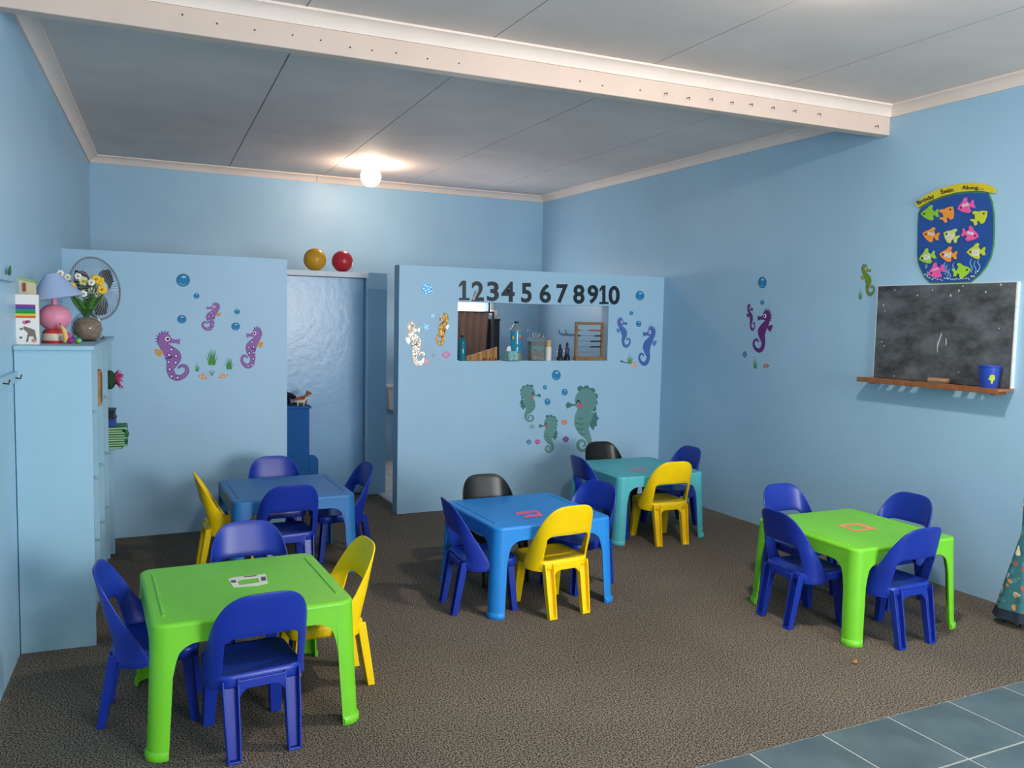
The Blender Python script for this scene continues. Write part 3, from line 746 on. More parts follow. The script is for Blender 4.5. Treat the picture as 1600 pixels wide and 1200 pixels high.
# ------------------------------------------------------------------ birthday board
t = thing('birthday_board', 'blue fish bowl birthday board with yellow banner above the blackboard', 'notice board')
bowl = [(170,420),(162,560),(160,700),(158,850),(165,930),(190,1000),(235,1090),(290,1150),(500,1150),(720,1140),(810,1070),(880,985),(935,880),(960,760),(968,600),(965,430),(945,300),(905,205),(760,195),(560,215),(420,255),(300,300),(200,360)]
cx = sum(p[0] for p in bowl)/len(bowl); cy = sum(p[1] for p in bowl)/len(bowl)
flat([[ZBD(*p) for p in bowl]], RWALL, 0, 0.006).build('border', smat('4f8a58', 0.5), t)
BLUEB = mat('deep blue painted card', '1d4f9c', 0.55, var=0.12, scale=9)
flat([[ZBD(cx+(x-cx)*0.972, cy+(y-cy)*0.975) for x, y in bowl]], RWALL, 0, 0.008).build('backing', BLUEB, t)
ban = []
top = [(150,330),(250,240),(400,170),(560,125),(720,105),(850,112),(930,135),(985,170)]; bot = [(975,215),(915,205),(850,190),(740,192),(580,205),(430,245),(290,300),(185,362)]
bn = flat([[ZBD(*p) for p in top+bot]], RWALL, 0.008, 0.016).build('banner', smat('d8c832', 0.5), t)
for wd, p0, p1, hh in [('Birthday', (188,350), (362,270), 54), ('Swim', (425,226), (556,200), 48), ('Along....', (640,188), (868,188), 52)]:
    dx, dy = p1[0]-p0[0], p1[1]-p0[1]; L = math.hypot(dx, dy); ux, uy = dy/L, -dx/L
    text_sheet(wd, lambda a, c: ZBD(p0[0]+dx*a+ux*hh*c, p0[1]+dy*a+uy*hh*c), RWALL, 0.0172, 0.02).build('lettering', smat('20242a', 0.5), bn)
FISH = [(0.50,0.02),(0.62,0.0),(0.66,0.10),(0.60,0.22),(0.70,0.36),(0.76,0.44),(0.93,0.24),(1.0,0.30),(0.93,0.48),(1.0,0.74),(0.88,0.76),(0.74,0.60),(0.66,0.72),(0.70,0.90),(0.58,0.98),(0.42,0.92),(0.20,0.78),(0.0,0.56),(0.16,0.36),(0.36,0.22)]
fishes = [((298,420),190,165,0,False,'8cc63a',0),((478,425),185,165,-58,True,'ef9a3c',0),((675,345),185,170,-14,False,'ef5fa8',2),((815,458),195,165,-42,True,'c6d23a',0),
          ((310,645),175,165,14,False,'ef9a3c',2),((520,655),165,175,30,False,'c9d86a',5),((720,638),185,165,12,True,'ef5fa8',2),
          ((270,872),180,165,-14,False,'9fd04a',4),((490,850),185,165,6,False,'ef9a3c',4),((780,818),195,170,0,False,'c6d23a',5),
          ((365,1020),185,165,-20,False,'f05fb0',1),((630,1018),195,165,-14,True,'a4d63a',0)]
for (fx, fy), fw, fh, ang, mir, c, lines in fishes:
    ca, sa = math.cos(math.radians(ang)), math.sin(math.radians(ang))
    def ff(a, c_):
        x, y = (a-0.5)*fw*(-1 if mir else 1), (c_-0.5)*fh
        return ZBD(fx+x*ca-y*sa, fy+x*sa+y*ca)
    fo = flat([[ff(*p) for p in FISH]], RWALL, 0.008, 0.012).build('fish', smat(c, 0.5), t)
    flat([[ff(*p) for p in oval(0.21, 0.55, 0.055, 0.06, 12)]], RWALL, 0.012, 0.0128).build('eye', smat('20242a'), fo)
    if lines:
        w0 = 0.30; 
        flat([[ff(a, c_) for a, c_ in [(0.32,0.36),(0.66,0.36),(0.66,0.36+0.085*lines),(0.32,0.36+0.085*lines)]]], RWALL, 0.012, 0.0126).build('name_label', smat('f0ece4', 0.6), fo)
        for k in range(lines):
            y = 0.385+0.082*k
            flat([[ff(a, c_) for a, c_ in [(0.35,y),(0.63,y),(0.63,y+0.022),(0.35,y+0.022)]]], RWALL, 0.0126, 0.0129).build('written_line', smat('6a6a74', 0.6), fo)
for wx, wy0, wy1 in [(262,940,1080),(270,960,1090),(455,930,1060),(475,960,1090),(545,930,1060),(500,1000,1100),(725,900,1040),(765,920,1050),(805,890,1020)]:
    ribbon([(wx, wy1, 4), (wx+12, wy1-(wy1-wy0)*0.35, 4), (wx-10, wy1-(wy1-wy0)*0.7, 4), (wx+4, wy0, 2)], lambda a, c: ZBD(a, c), RWALL, 0.008, 0.0092, 4).build('seaweed', smat('8fb4d6', 0.5), t)
for k in range(26):
    px_ = 250+k*22+random.uniform(-6, 6); edge = 1110 if 300 < px_ < 700 else 1110-abs(px_-(300 if px_ < 500 else 700))*0.75
    flat([[ZBD(*p) for p in oval(px_, edge+random.uniform(-18, 12), random.uniform(6, 11), random.uniform(6, 10), 8)]], RWALL, 0.008, 0.0105).build('pebble', smat(random.choice(['e8e4da', 'c8b49c', '9cb4c8', 'd8c8b0']), 0.6), t)

# ------------------------------------------------------------------ blackboard, tray and what stands on it
def slate():
    M = bpy.data.materials.new('chalk dusted slate'); M.use_nodes = True; nt = M.node_tree; b = nt.nodes['Principled BSDF']; L = nt.links.new
    tc = nt.nodes.new('ShaderNodeTexCoord'); mp = nt.nodes.new('ShaderNodeMapping'); mp.inputs['Scale'].default_value = (1, 3.0, 5.0)
    n = nt.nodes.new('ShaderNodeTexNoise'); n.inputs['Scale'].default_value = 2.2; n.inputs['Detail'].default_value = 7; n.inputs['Roughness'].default_value = 0.62
    r = nt.nodes.new('ShaderNodeValToRGB'); r.color_ramp.elements[0].position = 0.35; r.color_ramp.elements[1].position = 0.72
    r.color_ramp.elements[0].color = (*lin('33373b'), 1); r.color_ramp.elements[1].color = (*lin('6b7278'), 1)
    L(tc.outputs['Object'], mp.inputs['Vector']); L(mp.outputs['Vector'], n.inputs['Vector']); L(n.outputs['Fac'], r.inputs['Fac']); L(r.outputs['Color'], b.inputs['Base Color'])
    b.inputs['Roughness'].default_value = 0.85
    return M
KY0, KY1, KZ0, KZ1 = 2.80, 3.664, 1.142, 1.69
t = thing('blackboard', 'chalk dusted blackboard with a chipped edge on the right wall', 'blackboard')
MB().box(XR-0.020, XR, KY0, KY1, KZ0, KZ1).build('slate_panel', slate(), t, bevel=0.002)
CHIP = mat('chipped white edge', 'd8dee2', 0.7, var=0.1, scale=60)
MB().box(XR-0.022, XR, KY0-0.007, KY0, KZ0, KZ1+0.004).build('edge_strip', CHIP, t)
MB().box(XR-0.0205, XR, KY0, KY1+0.002, KZ1, KZ1+0.004).build('edge_strip', CHIP, t)
MB().box(XR-0.0205, XR, KY1, KY1+0.003, KZ0, KZ1).build('edge_strip', CHIP, t)
CHALK = mat('white chalk mark', 'cfd4d8', 0.9)
zk = Zoom(1340, 430, 5.7154); KP = Plane('x', XR-0.020)
for P in [[(750,520,3),(735,570,4),(718,610,5),(712,650,3)], [(790,565,3),(792,600,4),(788,625,2)], [(715,640,2),(712,665,3),(716,690,1)]]:
    ribbon(P, lambda a, c: zk(a, c), KP, 0, 0.0006, 4).build('chalk_mark', CHALK, t)
for x, y, r in [(670,132,6),(905,138,10),(1145,150,10),(335,133,6),(832,180,9),(940,98,7),(232,268,8),(245,320,6),(215,595,7),(240,630,6),(1280,85,10),(902,865,6),(1265,475,6),(325,900,6),(1425,285,7),(535,180,8)]:
    flat([[zk(*p) for p in oval(x, y, r*0.7, r*1.3 if x in (670, 832) else r, 7)]], KP, 0, 0.0008).build('chip', CHALK, t)
# tray with slots
tray = thing('chalk_tray', 'brown wooden slotted chalk tray below the blackboard', 'shelf')
TX0, TX1, TY0, TY1, TZ0, TZ1 = XR-0.125, XR, 2.79, 3.69, 1.118, 1.140
slots = [3.595, 3.515, 3.435, 3.355, 3.085, 3.005, 2.925]
b = MB(); b.box(TX0, TX0+0.048, TY0, TY1, TZ1-0.012, TZ1); b.box(TX1-0.006, TX1, TY0, TY1, TZ1-0.012, TZ1)
edges_ = [TY0]+[q for s_ in sorted(slots) for q in (s_-0.023, s_+0.023)]+[TY1]
for i in range(0, len(edges_), 2): b.box(TX0+0.048, TX1-0.006, edges_[i], edges_[i+1], TZ1-0.012, TZ1)
b.build('board', mat('worn brown tray wood', 'a06c48', 0.55, var=0.25, scale=18), tray)
MB().box(TX0-0.006, TX0, TY0, TY1, TZ0-0.004, TZ1+0.003).build('lip', mat('tray lip wood', '8d5a38', 0.5, var=0.2, scale=18), tray, bevel=0.002)
for y in (2.84, 3.62): MB().box(XR-0.10, XR, y-0.008, y+0.008, TZ1-0.034, TZ1-0.012).build('bracket', mat('tray bracket wood', '7a4c30', 0.6), tray)
e = on_x(1467, 599, XR-0.07)
t = thing('chalk_duster', 'wooden felt chalk duster lying on the tray', 'duster', (XR-0.075, e.y, TZ1), 0.06)
MB().box(-0.022, 0.022, -0.052, 0.052, 0.012, 0.030).build('handle_block', mat('pale duster wood', 'b08a62', 0.6, var=0.15, scale=30), t, bevel=0.003)
MB().box(-0.022, 0.022, -0.050, 0.050, 0.0, 0.012).build('felt', mat('grey duster felt', '6b6156', 0.95), t)
e = on_x(1551, 600, XR-0.065)
t = thing('bucket', 'small translucent blue bucket with a yellow green emblem on the chalk tray', 'bucket', (XR-0.072, 2.882, TZ1))
BK = mat('translucent blue plastic', '2f52c0', 0.3, trans=0.25, alpha=1.0)
MB().lathe([(0.0,0.0),(0.040,0.0),(0.042,0.004),(0.051,0.108),(0.055,0.110),(0.056,0.117),(0.052,0.118),(0.049,0.112),(0.039,0.006),(0.0,0.006)], 28, cap=False).build('pail', BK, t, smooth=True)
b = MB()
for (a0, z0, ra, rz) in [(0.0,0.062,0.013,0.010),(0.10,0.052,0.009,0.012),(-0.16,0.050,0.010,0.008),(0.0,0.036,0.006,0.012)]:
    P = []
    for p in oval(0, 0, 1, 1, 12):
        a = math.radians(232)+a0+p[0]*ra/0.047; z_ = z0+p[1]*rz; r = 0.0425+0.009*z_/0.11
        P.append((a, z_, r))
    b.add([(r*math.cos(a), r*math.sin(a), z_) for a, z_, r in P]+[((r+0.0012)*math.cos(a), (r+0.0012)*math.sin(a), z_) for a, z_, r in P], [tuple(range(12, 24))]+[(i, (i+1)%12, 12+(i+1)%12, 12+i) for i in range(12)])
b.build('emblem', smat('b4c43a'), t)

# ================================================================== papers taped on the tables
def paper_frame(ti, quad, inner, c, label, lines=False):
    """quad/inner: corners in photo pixels, lying on table ti's top"""
    P = Plane('z', TH+0.0005)
    t = thing('taped_paper', label, 'paper')
    m_ = smat(c, 0.6)
    n = len(quad)
    for i in range(n):
        if inner is None: break
        j = (i+1) % n
        flat([[quad[i], quad[j], inner[j], inner[i]]], P, 0, 0.0012).build('paper_strip', m_, t)
    return t, P, m_
zt1 = Zoom(120, 800, 3)
t, P, m_ = paper_frame(0, [zt1(708,316), zt1(740,306), zt1(885,292), zt1(895,333), zt1(850,345), zt1(735,354)], [zt1(752,326), zt1(765,318), zt1(848,308), zt1(858,330), zt1(840,334), zt1(762,344)], 'e4e4de', 'white printed paper frame taped on the front left green table')
for q in [[(722,322),(745,320),(747,332),(724,334)], [(862,306),(884,304),(888,322),(866,325)], [(780,304),(842,298),(843,302),(781,308)]]:
    flat([[zt1(*p) for p in q]], P, 0.0012, 0.0016).build('print', smat('54605c', 0.7), t)
zt3 = Zoom(670, 680, 3.478)
t, P, m_ = paper_frame(2, [], None, 'e86a98', 'pink paper strips forming an open frame taped on the middle blue table')
for q in [[(472,422),(588,408),(596,416),(478,434)], [(572,408),(590,410),(622,440),(602,442)], [(516,440),(612,428),(620,440),(522,452)]]:
    hs = 0.0012+0.0005*len(t.children); flat([[zt3(*p) for p in q]], P, hs-0.0010, hs).build('paper_strip', smat('e86a98', 0.6), t)
paper_frame(3, [zt3(1082,182), zt3(1165,176), zt3(1205,192), zt3(1120,199)], [zt3(1105,184), zt3(1158,181), zt3(1180,190), zt3(1128,194)], 'd8a4ac', 'pale pink paper frame taped on the turquoise table')
zt5 = Zoom(1140, 730, 3.478)
paper_frame(4, [zt5(578,316), zt5(700,303), zt5(806,336), zt5(690,351)], [zt5(625,322), zt5(692,314), zt5(752,334), zt5(685,341)], 'e29a72', 'orange paper frame taped on the right green table')

# ================================================================== bookcase along the left wall
BKH = 1.298
BY0, BY1, BD = 4.0, 5.52, 0.285
SL = math.atan(0.0621)                     # follows the askew wall
bc = thing('bookcase', 'light blue pigeonhole bookcase along the left wall', 'bookcase', (xl(BY0)+0.003, BY0, 0), -SL)
BP = mat('light blue cabinet paint', '9cc4d8', 0.45, var=0.03, scale=3)
LEN = (BY1-BY0)/math.cos(SL)
MB().box(0, BD, 0, 0.018, 0.0, BKH-0.018).build('side_panel', BP, bc, bevel=0.002)
MB().box(0, BD, LEN-0.018, LEN, 0.0, BKH-0.018).build('side_panel', BP, bc, bevel=0.002)
MB().box(0.0, BD+0.012, -0.012, LEN+0.01, BKH-0.018, BKH).build('top_board', BP, bc, bevel=0.002)
MB().box(0, 0.008, 0.018, LEN-0.018, 0.06, BKH-0.018).build('back_panel', BP, bc)
shz = [0.06, 0.36, 0.66, 0.97]
for z in shz: MB().box(0.008, BD-0.022, 0.018, LEN-0.018, z, z+0.016).build('shelf', BP, bc)
for i, z in enumerate(shz):
    top = (shz+[BKH-0.018])[i+1]
    for k in range(1, 4):
        y = 0.018+(LEN-0.036)*k/4
        MB().box(0.008, BD-0.004, y-0.008, y+0.008, z+0.016, top).build('divider', BP, bc)
MB().box(0.02, BD-0.03, 0.018, LEN-0.018, 0.0, 0.06).build('plinth', mat('bare grey board', 'a8a49c', 0.8, var=0.1, scale=12), bc)
def bk(x, y, z):     # bookcase-local -> world
    return Vector((bc.location.x+x*math.cos(SL)+y*math.sin(SL), bc.location.y-x*math.sin(SL)+y*math.cos(SL), z))
# things in the pigeonholes
p = bk(BD-0.05, 0.60, 0.986)
t = thing('wooden_puzzle_board', 'brown wooden puzzle board upright in a top pigeonhole', 'puzzle', p, -SL)
MB().box(-0.005, 0.045, -0.03, 0.10, 0.0, 0.17).build('board', mat('raw plywood', 'b08a58', 0.7, var=0.2, scale=25), t, bevel=0.002)
MB().box(0.045, 0.048, -0.015, 0.085, 0.015, 0.155).build('inlay', mat('darker plywood', '7c5a38', 0.7, var=0.2, scale=25), t)
p = bk(BD-0.005, 1.32, 0.986)
t = thing('pink_pompom_toy', 'pink and green fringed toy poking out of the bookcase front', 'toy', p, 0)
b = MB(); b.ellipsoid((0.0, 0, 0.07), 0.035, 0.05, 0.055); b.build('body', mat('dark green felt', '2c4a34', 0.95), t, smooth='all')
for k in range(16):
    a = k*2.4; d = Vector((0.75+0.3*math.sin(k), math.cos(a)*0.7, math.sin(a)*0.8)).normalized(); c0 = Vector((0.015, 0, 0.075))
    MB().tube([c0, c0+d*0.045, c0+d*0.07+Vector((0, 0, -0.008))], [0.006, 0.005, 0.002], 5).build('fringe', smat(('e0508c', 'd83a78', '8c3a5c')[k % 3], 0.8), t)
GRN = mat('green card folder', '2a8a3a', 0.5, var=0.1, scale=20)
for k in range(9):
    p = bk(BD-0.09+0.004*((k*5) % 7), 1.31, 0.676+0.0135*k)
    t = thing('folder', 'green card folder, %s in the pile on the bookcase shelf' % ['lowest', 'second lowest', 'third from the bottom', 'fourth from the bottom', 'middle one', 'fourth from the top', 'third from the top', 'second highest', 'highest'][k], 'folder', p, -SL+0.03*((k*3) % 5-2), 'green folders on the bookcase shelf')
    MB().box(-0.10, 0.155, -0.10, 0.10, 0.0, 0.004).build('lower_cover', GRN, t); MB().box(-0.10, 0.152, -0.098, 0.098, 0.004, 0.009).build('sheets', smat('d8dcd0', 0.8), t); MB().box(-0.10, 0.155, -0.10, 0.10, 0.009, 0.0125).build('upper_cover', GRN, t)
for k, (c, lab) in enumerate([('2f4f9c', 'dark blue box lying on the pile of green folders'), ('2c3038', 'black box lying on top of the dark blue box')]):
    p = bk(BD-0.06, 1.31, 0.676+0.0135*9+0.001+0.046*k)
    t = thing('storage_box', lab, 'box', p, -SL)
    MB().box(-0.08, 0.085-0.004*k, -0.09, 0.09, 0, 0.036).build('box', smat(c, 0.5), t, bevel=0.003); MB().box(-0.082, 0.088-0.004*k, -0.092, 0.092, 0.036, 0.045).build('lid', smat(c, 0.45), t, bevel=0.002)

# things standing on the bookcase (top face at BKH)
ZT = BKH
# learning box and charts at the near left corner
Y0 = 4.10
a, c = on_y(20, 530, Y0), on_y(59, 530, Y0)
t = thing('learning_card_box', 'white learning card box with rainbow stripes and animal pictures on the bookcase', 'box', ((a.x+c.x)/2+0.006, Y0, ZT), 0.0)
hw = (c.x-a.x)/2; top = on_y(40, 460, Y0).z-ZT
MB().box(-hw, hw, 0, 0.05, 0, top).build('carton', mat('white glossy card', 'e8e6e2', 0.3), t, bevel=0.002)
for k, cc in enumerate(['8c3a8c', '3a4a9c', '2f8a6c', '2f8a3a', 'd8c83a', 'd86a3a']):
    z1 = top*0.80-k*top*0.045
    MB().box(-hw+0.006, hw-0.012, -0.0012, 0, z1-top*0.044, z1).build('stripe', smat(cc, 0.4), t)
b = MB(); b.prism([(-0.004,0.012),(0.004,0.05),(-0.014,0.068),(-0.010,0.078),(0.012,0.07),(0.030,0.062),(0.036,0.02),(0.030,0.012),(0.024,0.035),(0.008,0.035),(0.004,0.012)], lambda x, z, h: (x, -h, z), 0.0, 0.0012)
b.build('animal_picture', smat('7a7264', 0.5), t)
for (x, z, r, cc) in [(-0.006,0.094,0.010,'c8708c'),(0.006,0.097,0.009,'b05a78'),(-0.022,0.03,0.006,'5a6a7c'),(0.026,0.018,0.010,'c88a7c'),(-0.02,0.066,0.006,'5a7a5c')]:
    MB().prism(oval(x, z, r, r*0.8, 10), lambda u, v, h: (u, -h, v), 0.0, 0.0014).build('picture', smat(cc, 0.5), t)
a2, c2 = on_y(14, 530, 4.17), on_y(57, 530, 4.17)
t = thing('wall_chart_pad', 'cream chart pad with a green top edge behind the learning card box', 'pad', ((a2.x+c2.x)/2, 4.175, ZT), 0.0)
hw2 = (c2.x-a2.x)/2; tp2 = on_y(40, 437, 4.175).z-ZT
MB().hexa([(-hw2,0,0),(hw2,0,0),(hw2,0.05,0),(-hw2,0.05,0)], [(-hw2,0.03,tp2+0.012),(hw2,0.03,tp2-0.012),(hw2,0.08,tp2-0.012),(-hw2,0.08,tp2+0.012)]).build('sheets', mat('cream card', 'c8c4a4', 0.6), t)
MB().hexa([(-hw2,0.028,tp2+0.010),(hw2,0.028,tp2-0.014),(hw2,0.082,tp2-0.014),(-hw2,0.082,tp2+0.010)], [(-hw2,0.028,tp2+0.020),(hw2,0.028,tp2-0.004),(hw2,0.082,tp2-0.004),(-hw2,0.082,tp2+0.020)]).build('top_edge', smat('8cb06a', 0.6), t)
MB().box(0.005, 0.014, 0.014, 0.028, tp2-0.05, tp2-0.012).build('red_mark', smat('a83a3a', 0.6), t)
# table lamp: plain pink rounded base, conical pale blue shade
YL = 4.32
ca, cb2 = on_y(78, 500, YL), on_y(102, 500, YL)
t = thing('table_lamp', 'table lamp with conical pale blue shade and pink rounded body on the bookcase', 'lamp', (on_y(86, 520, YL).x, YL, ZT), 0.0)
PINK = mat('soft pink plastic', 'e08ca8', 0.45); RED = mat('red plastic', 'c83a34', 0.4)
MB().lathe([(0.0,0),(0.052,0),(0.054,0.006),(0.050,0.050),(0.040,0.062),(0.0,0.062)], 24, cap=False).build('foot', RED, t, smooth=True)
MB().lathe([(0.0535,0.012),(0.0545,0.014),(0.0520,0.042),(0.0505,0.044)], 24, cap=False).build('cream_band', smat('e8dcd0', 0.5), t, smooth=True)
b = MB(); b.ellipsoid((0, 0, 0.115), 0.068, 0.058, 0.060, 24, 16); b.build('body', PINK, t, smooth='all')
MB().lathe([(0.014,0.16),(0.012,0.20)], 14).build('neck', PINK, t, smooth=True)
sh = on_y(92, 432, YL).z-ZT; lo_ = on_y(92, 470, YL).z-ZT
b = MB(); n = 32
tilt = Matrix.Rotation(math.radians(-10), 4, 'Y')
for r, z in [(0.112, lo_), (0.030, sh)]:
    for k in range(n):
        q = 2*math.pi*k/n; v = tilt @ Vector((r*math.cos(q), r*0.9*math.sin(q), z-lo_)); b.v.append((v.x+0.010, v.y, v.z+lo_+0.012))
b.f = [(k, (k+1) % n, n+(k+1) % n, n+k) for k in range(n)]
b.build('shade', mat('pale blue shade card', 'a4b8dc', 0.6), t, smooth='all', solid=0.003)
# small toys around the lamp foot
def toy(x, y, label, parts):
    t = thing('small_toy', label, 'toy', (x, y, ZT))
    for nm, cc, fn in parts: fn().build(nm, smat(cc, 0.45), t, smooth='all')
q = on_y(97, 525, 4.22)
toy(q.x, 4.22, 'yellow banana shaped toy leaning by the lamp foot', [('fruit', 'e8c070', lambda: MB().tube([(0.010,0,0.006),(0.014,0,0.03),(0.008,0,0.06),(-0.006,0,0.085)], [0.007,0.011,0.010,0.004], 10)), ('tip', '7a5a3a', lambda: MB().tube([(-0.006,0,0.084),(-0.008,0,0.091)], 0.0035, 6))])
q = on_y(110, 525, 4.25)
toy(q.x, 4.25, 'purple and magenta toy flower beside the glass vase', [('blossom', 'a03a8c', lambda: MB().ellipsoid((0, 0, 0.014), 0.016, 0.014, 0.014)), ('petal', 'c84a9c', lambda: MB().ellipsoid((-0.006, -0.004, 0.036), 0.011, 0.009, 0.014)), ('petal', '6a3a8c', lambda: MB().ellipsoid((0.012, -0.002, 0.024), 0.009, 0.008, 0.010))])
q = on_y(122, 525, 4.28)
toy(q.x, 4.28, 'blue and lime toy block in front of the glass vase', [('block', '2f9cb8', lambda: MB().ellipsoid((0, 0, 0.013), 0.017, 0.014, 0.013)), ('stripe', '9cd03a', lambda: MB().ellipsoid((0.002, -0.008, 0.012), 0.011, 0.009, 0.010)), ('knob', '3aa45a', lambda: MB().ellipsoid((-0.012, 0, 0.030), 0.008, 0.007, 0.008))])
# glass vase with flowers
YV = 4.62
vc = on_y(136, 510, YV); vr = (on_y(161, 505, YV).x-on_y(111, 505, YV).x)/2
t = thing('glass_vase', 'round glass vase filled with brown fibre on the bookcase', 'vase', (vc.x, YV, ZT))
VG = mat('clear vase glass', 'f2f6f4', 0.03, trans=1.0, ior=1.3)
prof = [(0.0,0.0),(vr*0.55,0.0),(vr*0.86,vr*0.28),(vr,vr*0.85),(vr*0.92,vr*1.35),(vr*0.62,vr*1.75),(vr*0.42,vr*1.92),(vr*0.44,vr*2.12),(vr*0.50,vr*2.2)]
MB().lathe(prof, 32, cap=False).build('bowl', VG, t, smooth='all', solid=0.003)
FIB = mat('brown coconut fibre', 'bfa392', 0.95, col2='967a6a', scale=45, bump=0.5, bscale=90)
MB().lathe([(0.0,0.006),(vr*0.5,0.006),(vr*0.82,vr*0.30),(vr*0.94,vr*0.85),(vr*0.86,vr*1.30),(vr*0.5,vr*1.62),(0.0,vr*1.66)], 28, cap=False).build('fibre_filling', FIB, t, smooth='all')
fl_ = thing('flower_bunch', 'bunch of white and yellow artificial flowers in the glass vase', 'flowers', (vc.x, YV, ZT+vr*1.67))
GR1, GR2 = smat('2f5a2a', 0.6), smat('4a7a34', 0.6)
random.seed(11)
heads = [(-0.085,0.185,'w'),(-0.095,0.150,'w'),(-0.060,0.170,'w'),(-0.045,0.130,'y'),(-0.02,0.175,'w'),(0.0,0.155,'c'),(0.030,0.150,'w'),(0.048,0.165,'y'),(0.062,0.158,'y'),(0.03,0.115,'w'),(0.07,0.12,'y'),(-0.075,0.125,'w'),(0.0,0.10,'w'),(0.05,0.10,'w')]
for k, (hx, hz, kind) in enumerate(heads):
    hx, hz = hx*1.15-0.012, hz*1.12; hy = random.uniform(-0.04, 0.03)
    MB().tube([(hx*0.1, hy*0.1, 0), (hx*0.5, hy*0.6, hz*0.55), (hx, hy, hz)], 0.0022, 5).build('stem', GR2, fl_)
    cc = {'w': 'eeeee6', 'y': 'f0c83a', 'c': 'd8d89c'}[kind]; r = 0.021 if kind != 'w' else 0.016
    pb = MB()
    for j in range(6):
        q = 2*math.pi*j/6+k; d = Vector((math.cos(q), -0.35, math.sin(q))); pb.ellipsoid((hx+d.x*r*0.6, hy+d.y*r*0.6, hz+d.z*r*0.6), r*0.5, r*0.3, r*0.5, 7, 5)
    fo = pb.build('blossom', smat(cc, 0.6), fl_, smooth='all')
    MB().ellipsoid((hx, hy-r*0.5, hz), r*0.3, r*0.3, r*0.3, 7, 5).build('blossom_centre', smat('c8962a', 0.7), fo)
for k in range(22):
    q = random.uniform(0, 6.28); L = random.uniform(0.07, 0.14); d = Vector((math.cos(q)*0.5, math.sin(q)*0.4-0.1, 1)).normalized(); s_ = d.cross(Vector((0, 1, 0.2))).normalized()
    p0 = Vector((0, 0, 0.01)); p1 = p0+d*L*0.55+Vector((math.cos(q)*0.01, 0, 0)); p2 = p0+d*L+Vector((math.cos(q)*0.025, 0, -0.006))
    lb = MB().add([p0-s_*0.003, p0+s_*0.003, p1+s_*0.009, p1-s_*0.009, p2], [(0,1,2,3), (3,2,4)])
    lb.build('leaf', GR1 if k % 2 else GR2, fl_, solid=0.0008)
# desk fan
YN = 5.02
fc = on_y(149, 451, YN); fr = abs(on_y(149, 403, YN).z-fc.z)*1.02
base = bk(0.20, 1.02, 0)
t = thing('desk_fan', 'grey desk fan with round wire cage standing on the bookcase', 'fan', (base.x, base.y, ZT))
org = Vector((base.x, base.y, ZT))
GRY = mat('grey fan plastic', '7e8590', 0.4); DK = mat('dark grey fan plastic', '3c3c40', 0.4); WIR = mat('grey cage wire', '9aa2ac', 0.35, metal=0.4)
ctr = fc-org; ax = Vector((0.68, -0.72, 0.10)).normalized()
e1 = Vector((0, 0, 1)).cross(ax).normalized(); e2 = ax.cross(e1)
MB().lathe([(0.0,0),(0.075,0),(0.078,0.006),(0.070,0.016),(0.025,0.024),(0.0,0.026)], 28, cap=False).build('base', DK, t, smooth=True)
MB().tube([(0,0,0.02), (0.0,0.0,ctr.z*0.6), (ctr.x*0.7-ax.x*0.06, ctr.y*0.7-ax.y*0.06, ctr.z-0.02)], 0.011, 10).build('stand', GRY, t, smooth='all')
MB().lathe([(0.0,-0.10),(0.035,-0.10),(0.045,-0.08),(0.045,-0.03),(0.03,-0.02),(0,-0.02)], 20, tuple(ctr), ax, cap=False).build('motor', GRY, t, smooth=True)
def circ(r, off, n=40): return [ctr+ax*off+(e1*math.cos(2*math.pi*k/n)+e2*math.sin(2*math.pi*k/n))*r for k in range(n+1)]
cg = MB(); cg.tube(circ(fr, 0.0), 0.005, 6); cg.build('cage_rim', GRY, t, smooth='all')
cw_ = MB()
for k in range(48):
    a = 2*math.pi*k/48; d = e1*math.cos(a)+e2*math.sin(a)
    cw_.tube([ctr+d*0.035+ax*0.045, ctr+d*fr*0.65+ax*0.04, ctr+d*fr], 0.0015, 4); cw_.tube([ctr+d*0.04-ax*0.045, ctr+d*fr*0.65-ax*0.04, ctr+d*fr], 0.0015, 4)
o_ = cw_.build('cage_wire', WIR, t); o_['kind'] = 'stuff'
MB().lathe([(0.0,0.043),(0.036,0.043),(0.036,0.050),(0.030,0.054),(0,0.055)], 24, tuple(ctr), ax, cap=False).build('badge', smat('d8dade', 0.4), t, smooth=True)
MB().lathe([(0.0,-0.02),(0.028,-0.02),(0.028,0.025),(0.0,0.03)], 18, tuple(ctr), ax, cap=False).build('hub', DK, t, smooth=True)
for k in range(3):
    bl = MB(); n1, n2 = 8, 5
    for i in range(n1+1):
        rr = 0.02+(fr*0.86-0.02)*i/n1; wd = 0.45+0.75*math.sin(math.pi*min(1, (i+1.2)/(n1+0.6)))
        for j in range(n2+1):
            a = 2*math.pi*k/3+0.6+wd*(j/n2-0.5)*1.25; d = e1*math.cos(a)+e2*math.sin(a)
            bl.v.append(tuple(ctr+d*rr+ax*(0.022*(j/n2-0.5))))
    bl.f = [(i*(n2+1)+j, (i+1)*(n2+1)+j, (i+1)*(n2+1)+j+1, i*(n2+1)+j+1) for i in range(n1) for j in range(n2)]
    bl.build('blade', DK, t, smooth='all', solid=0.002)
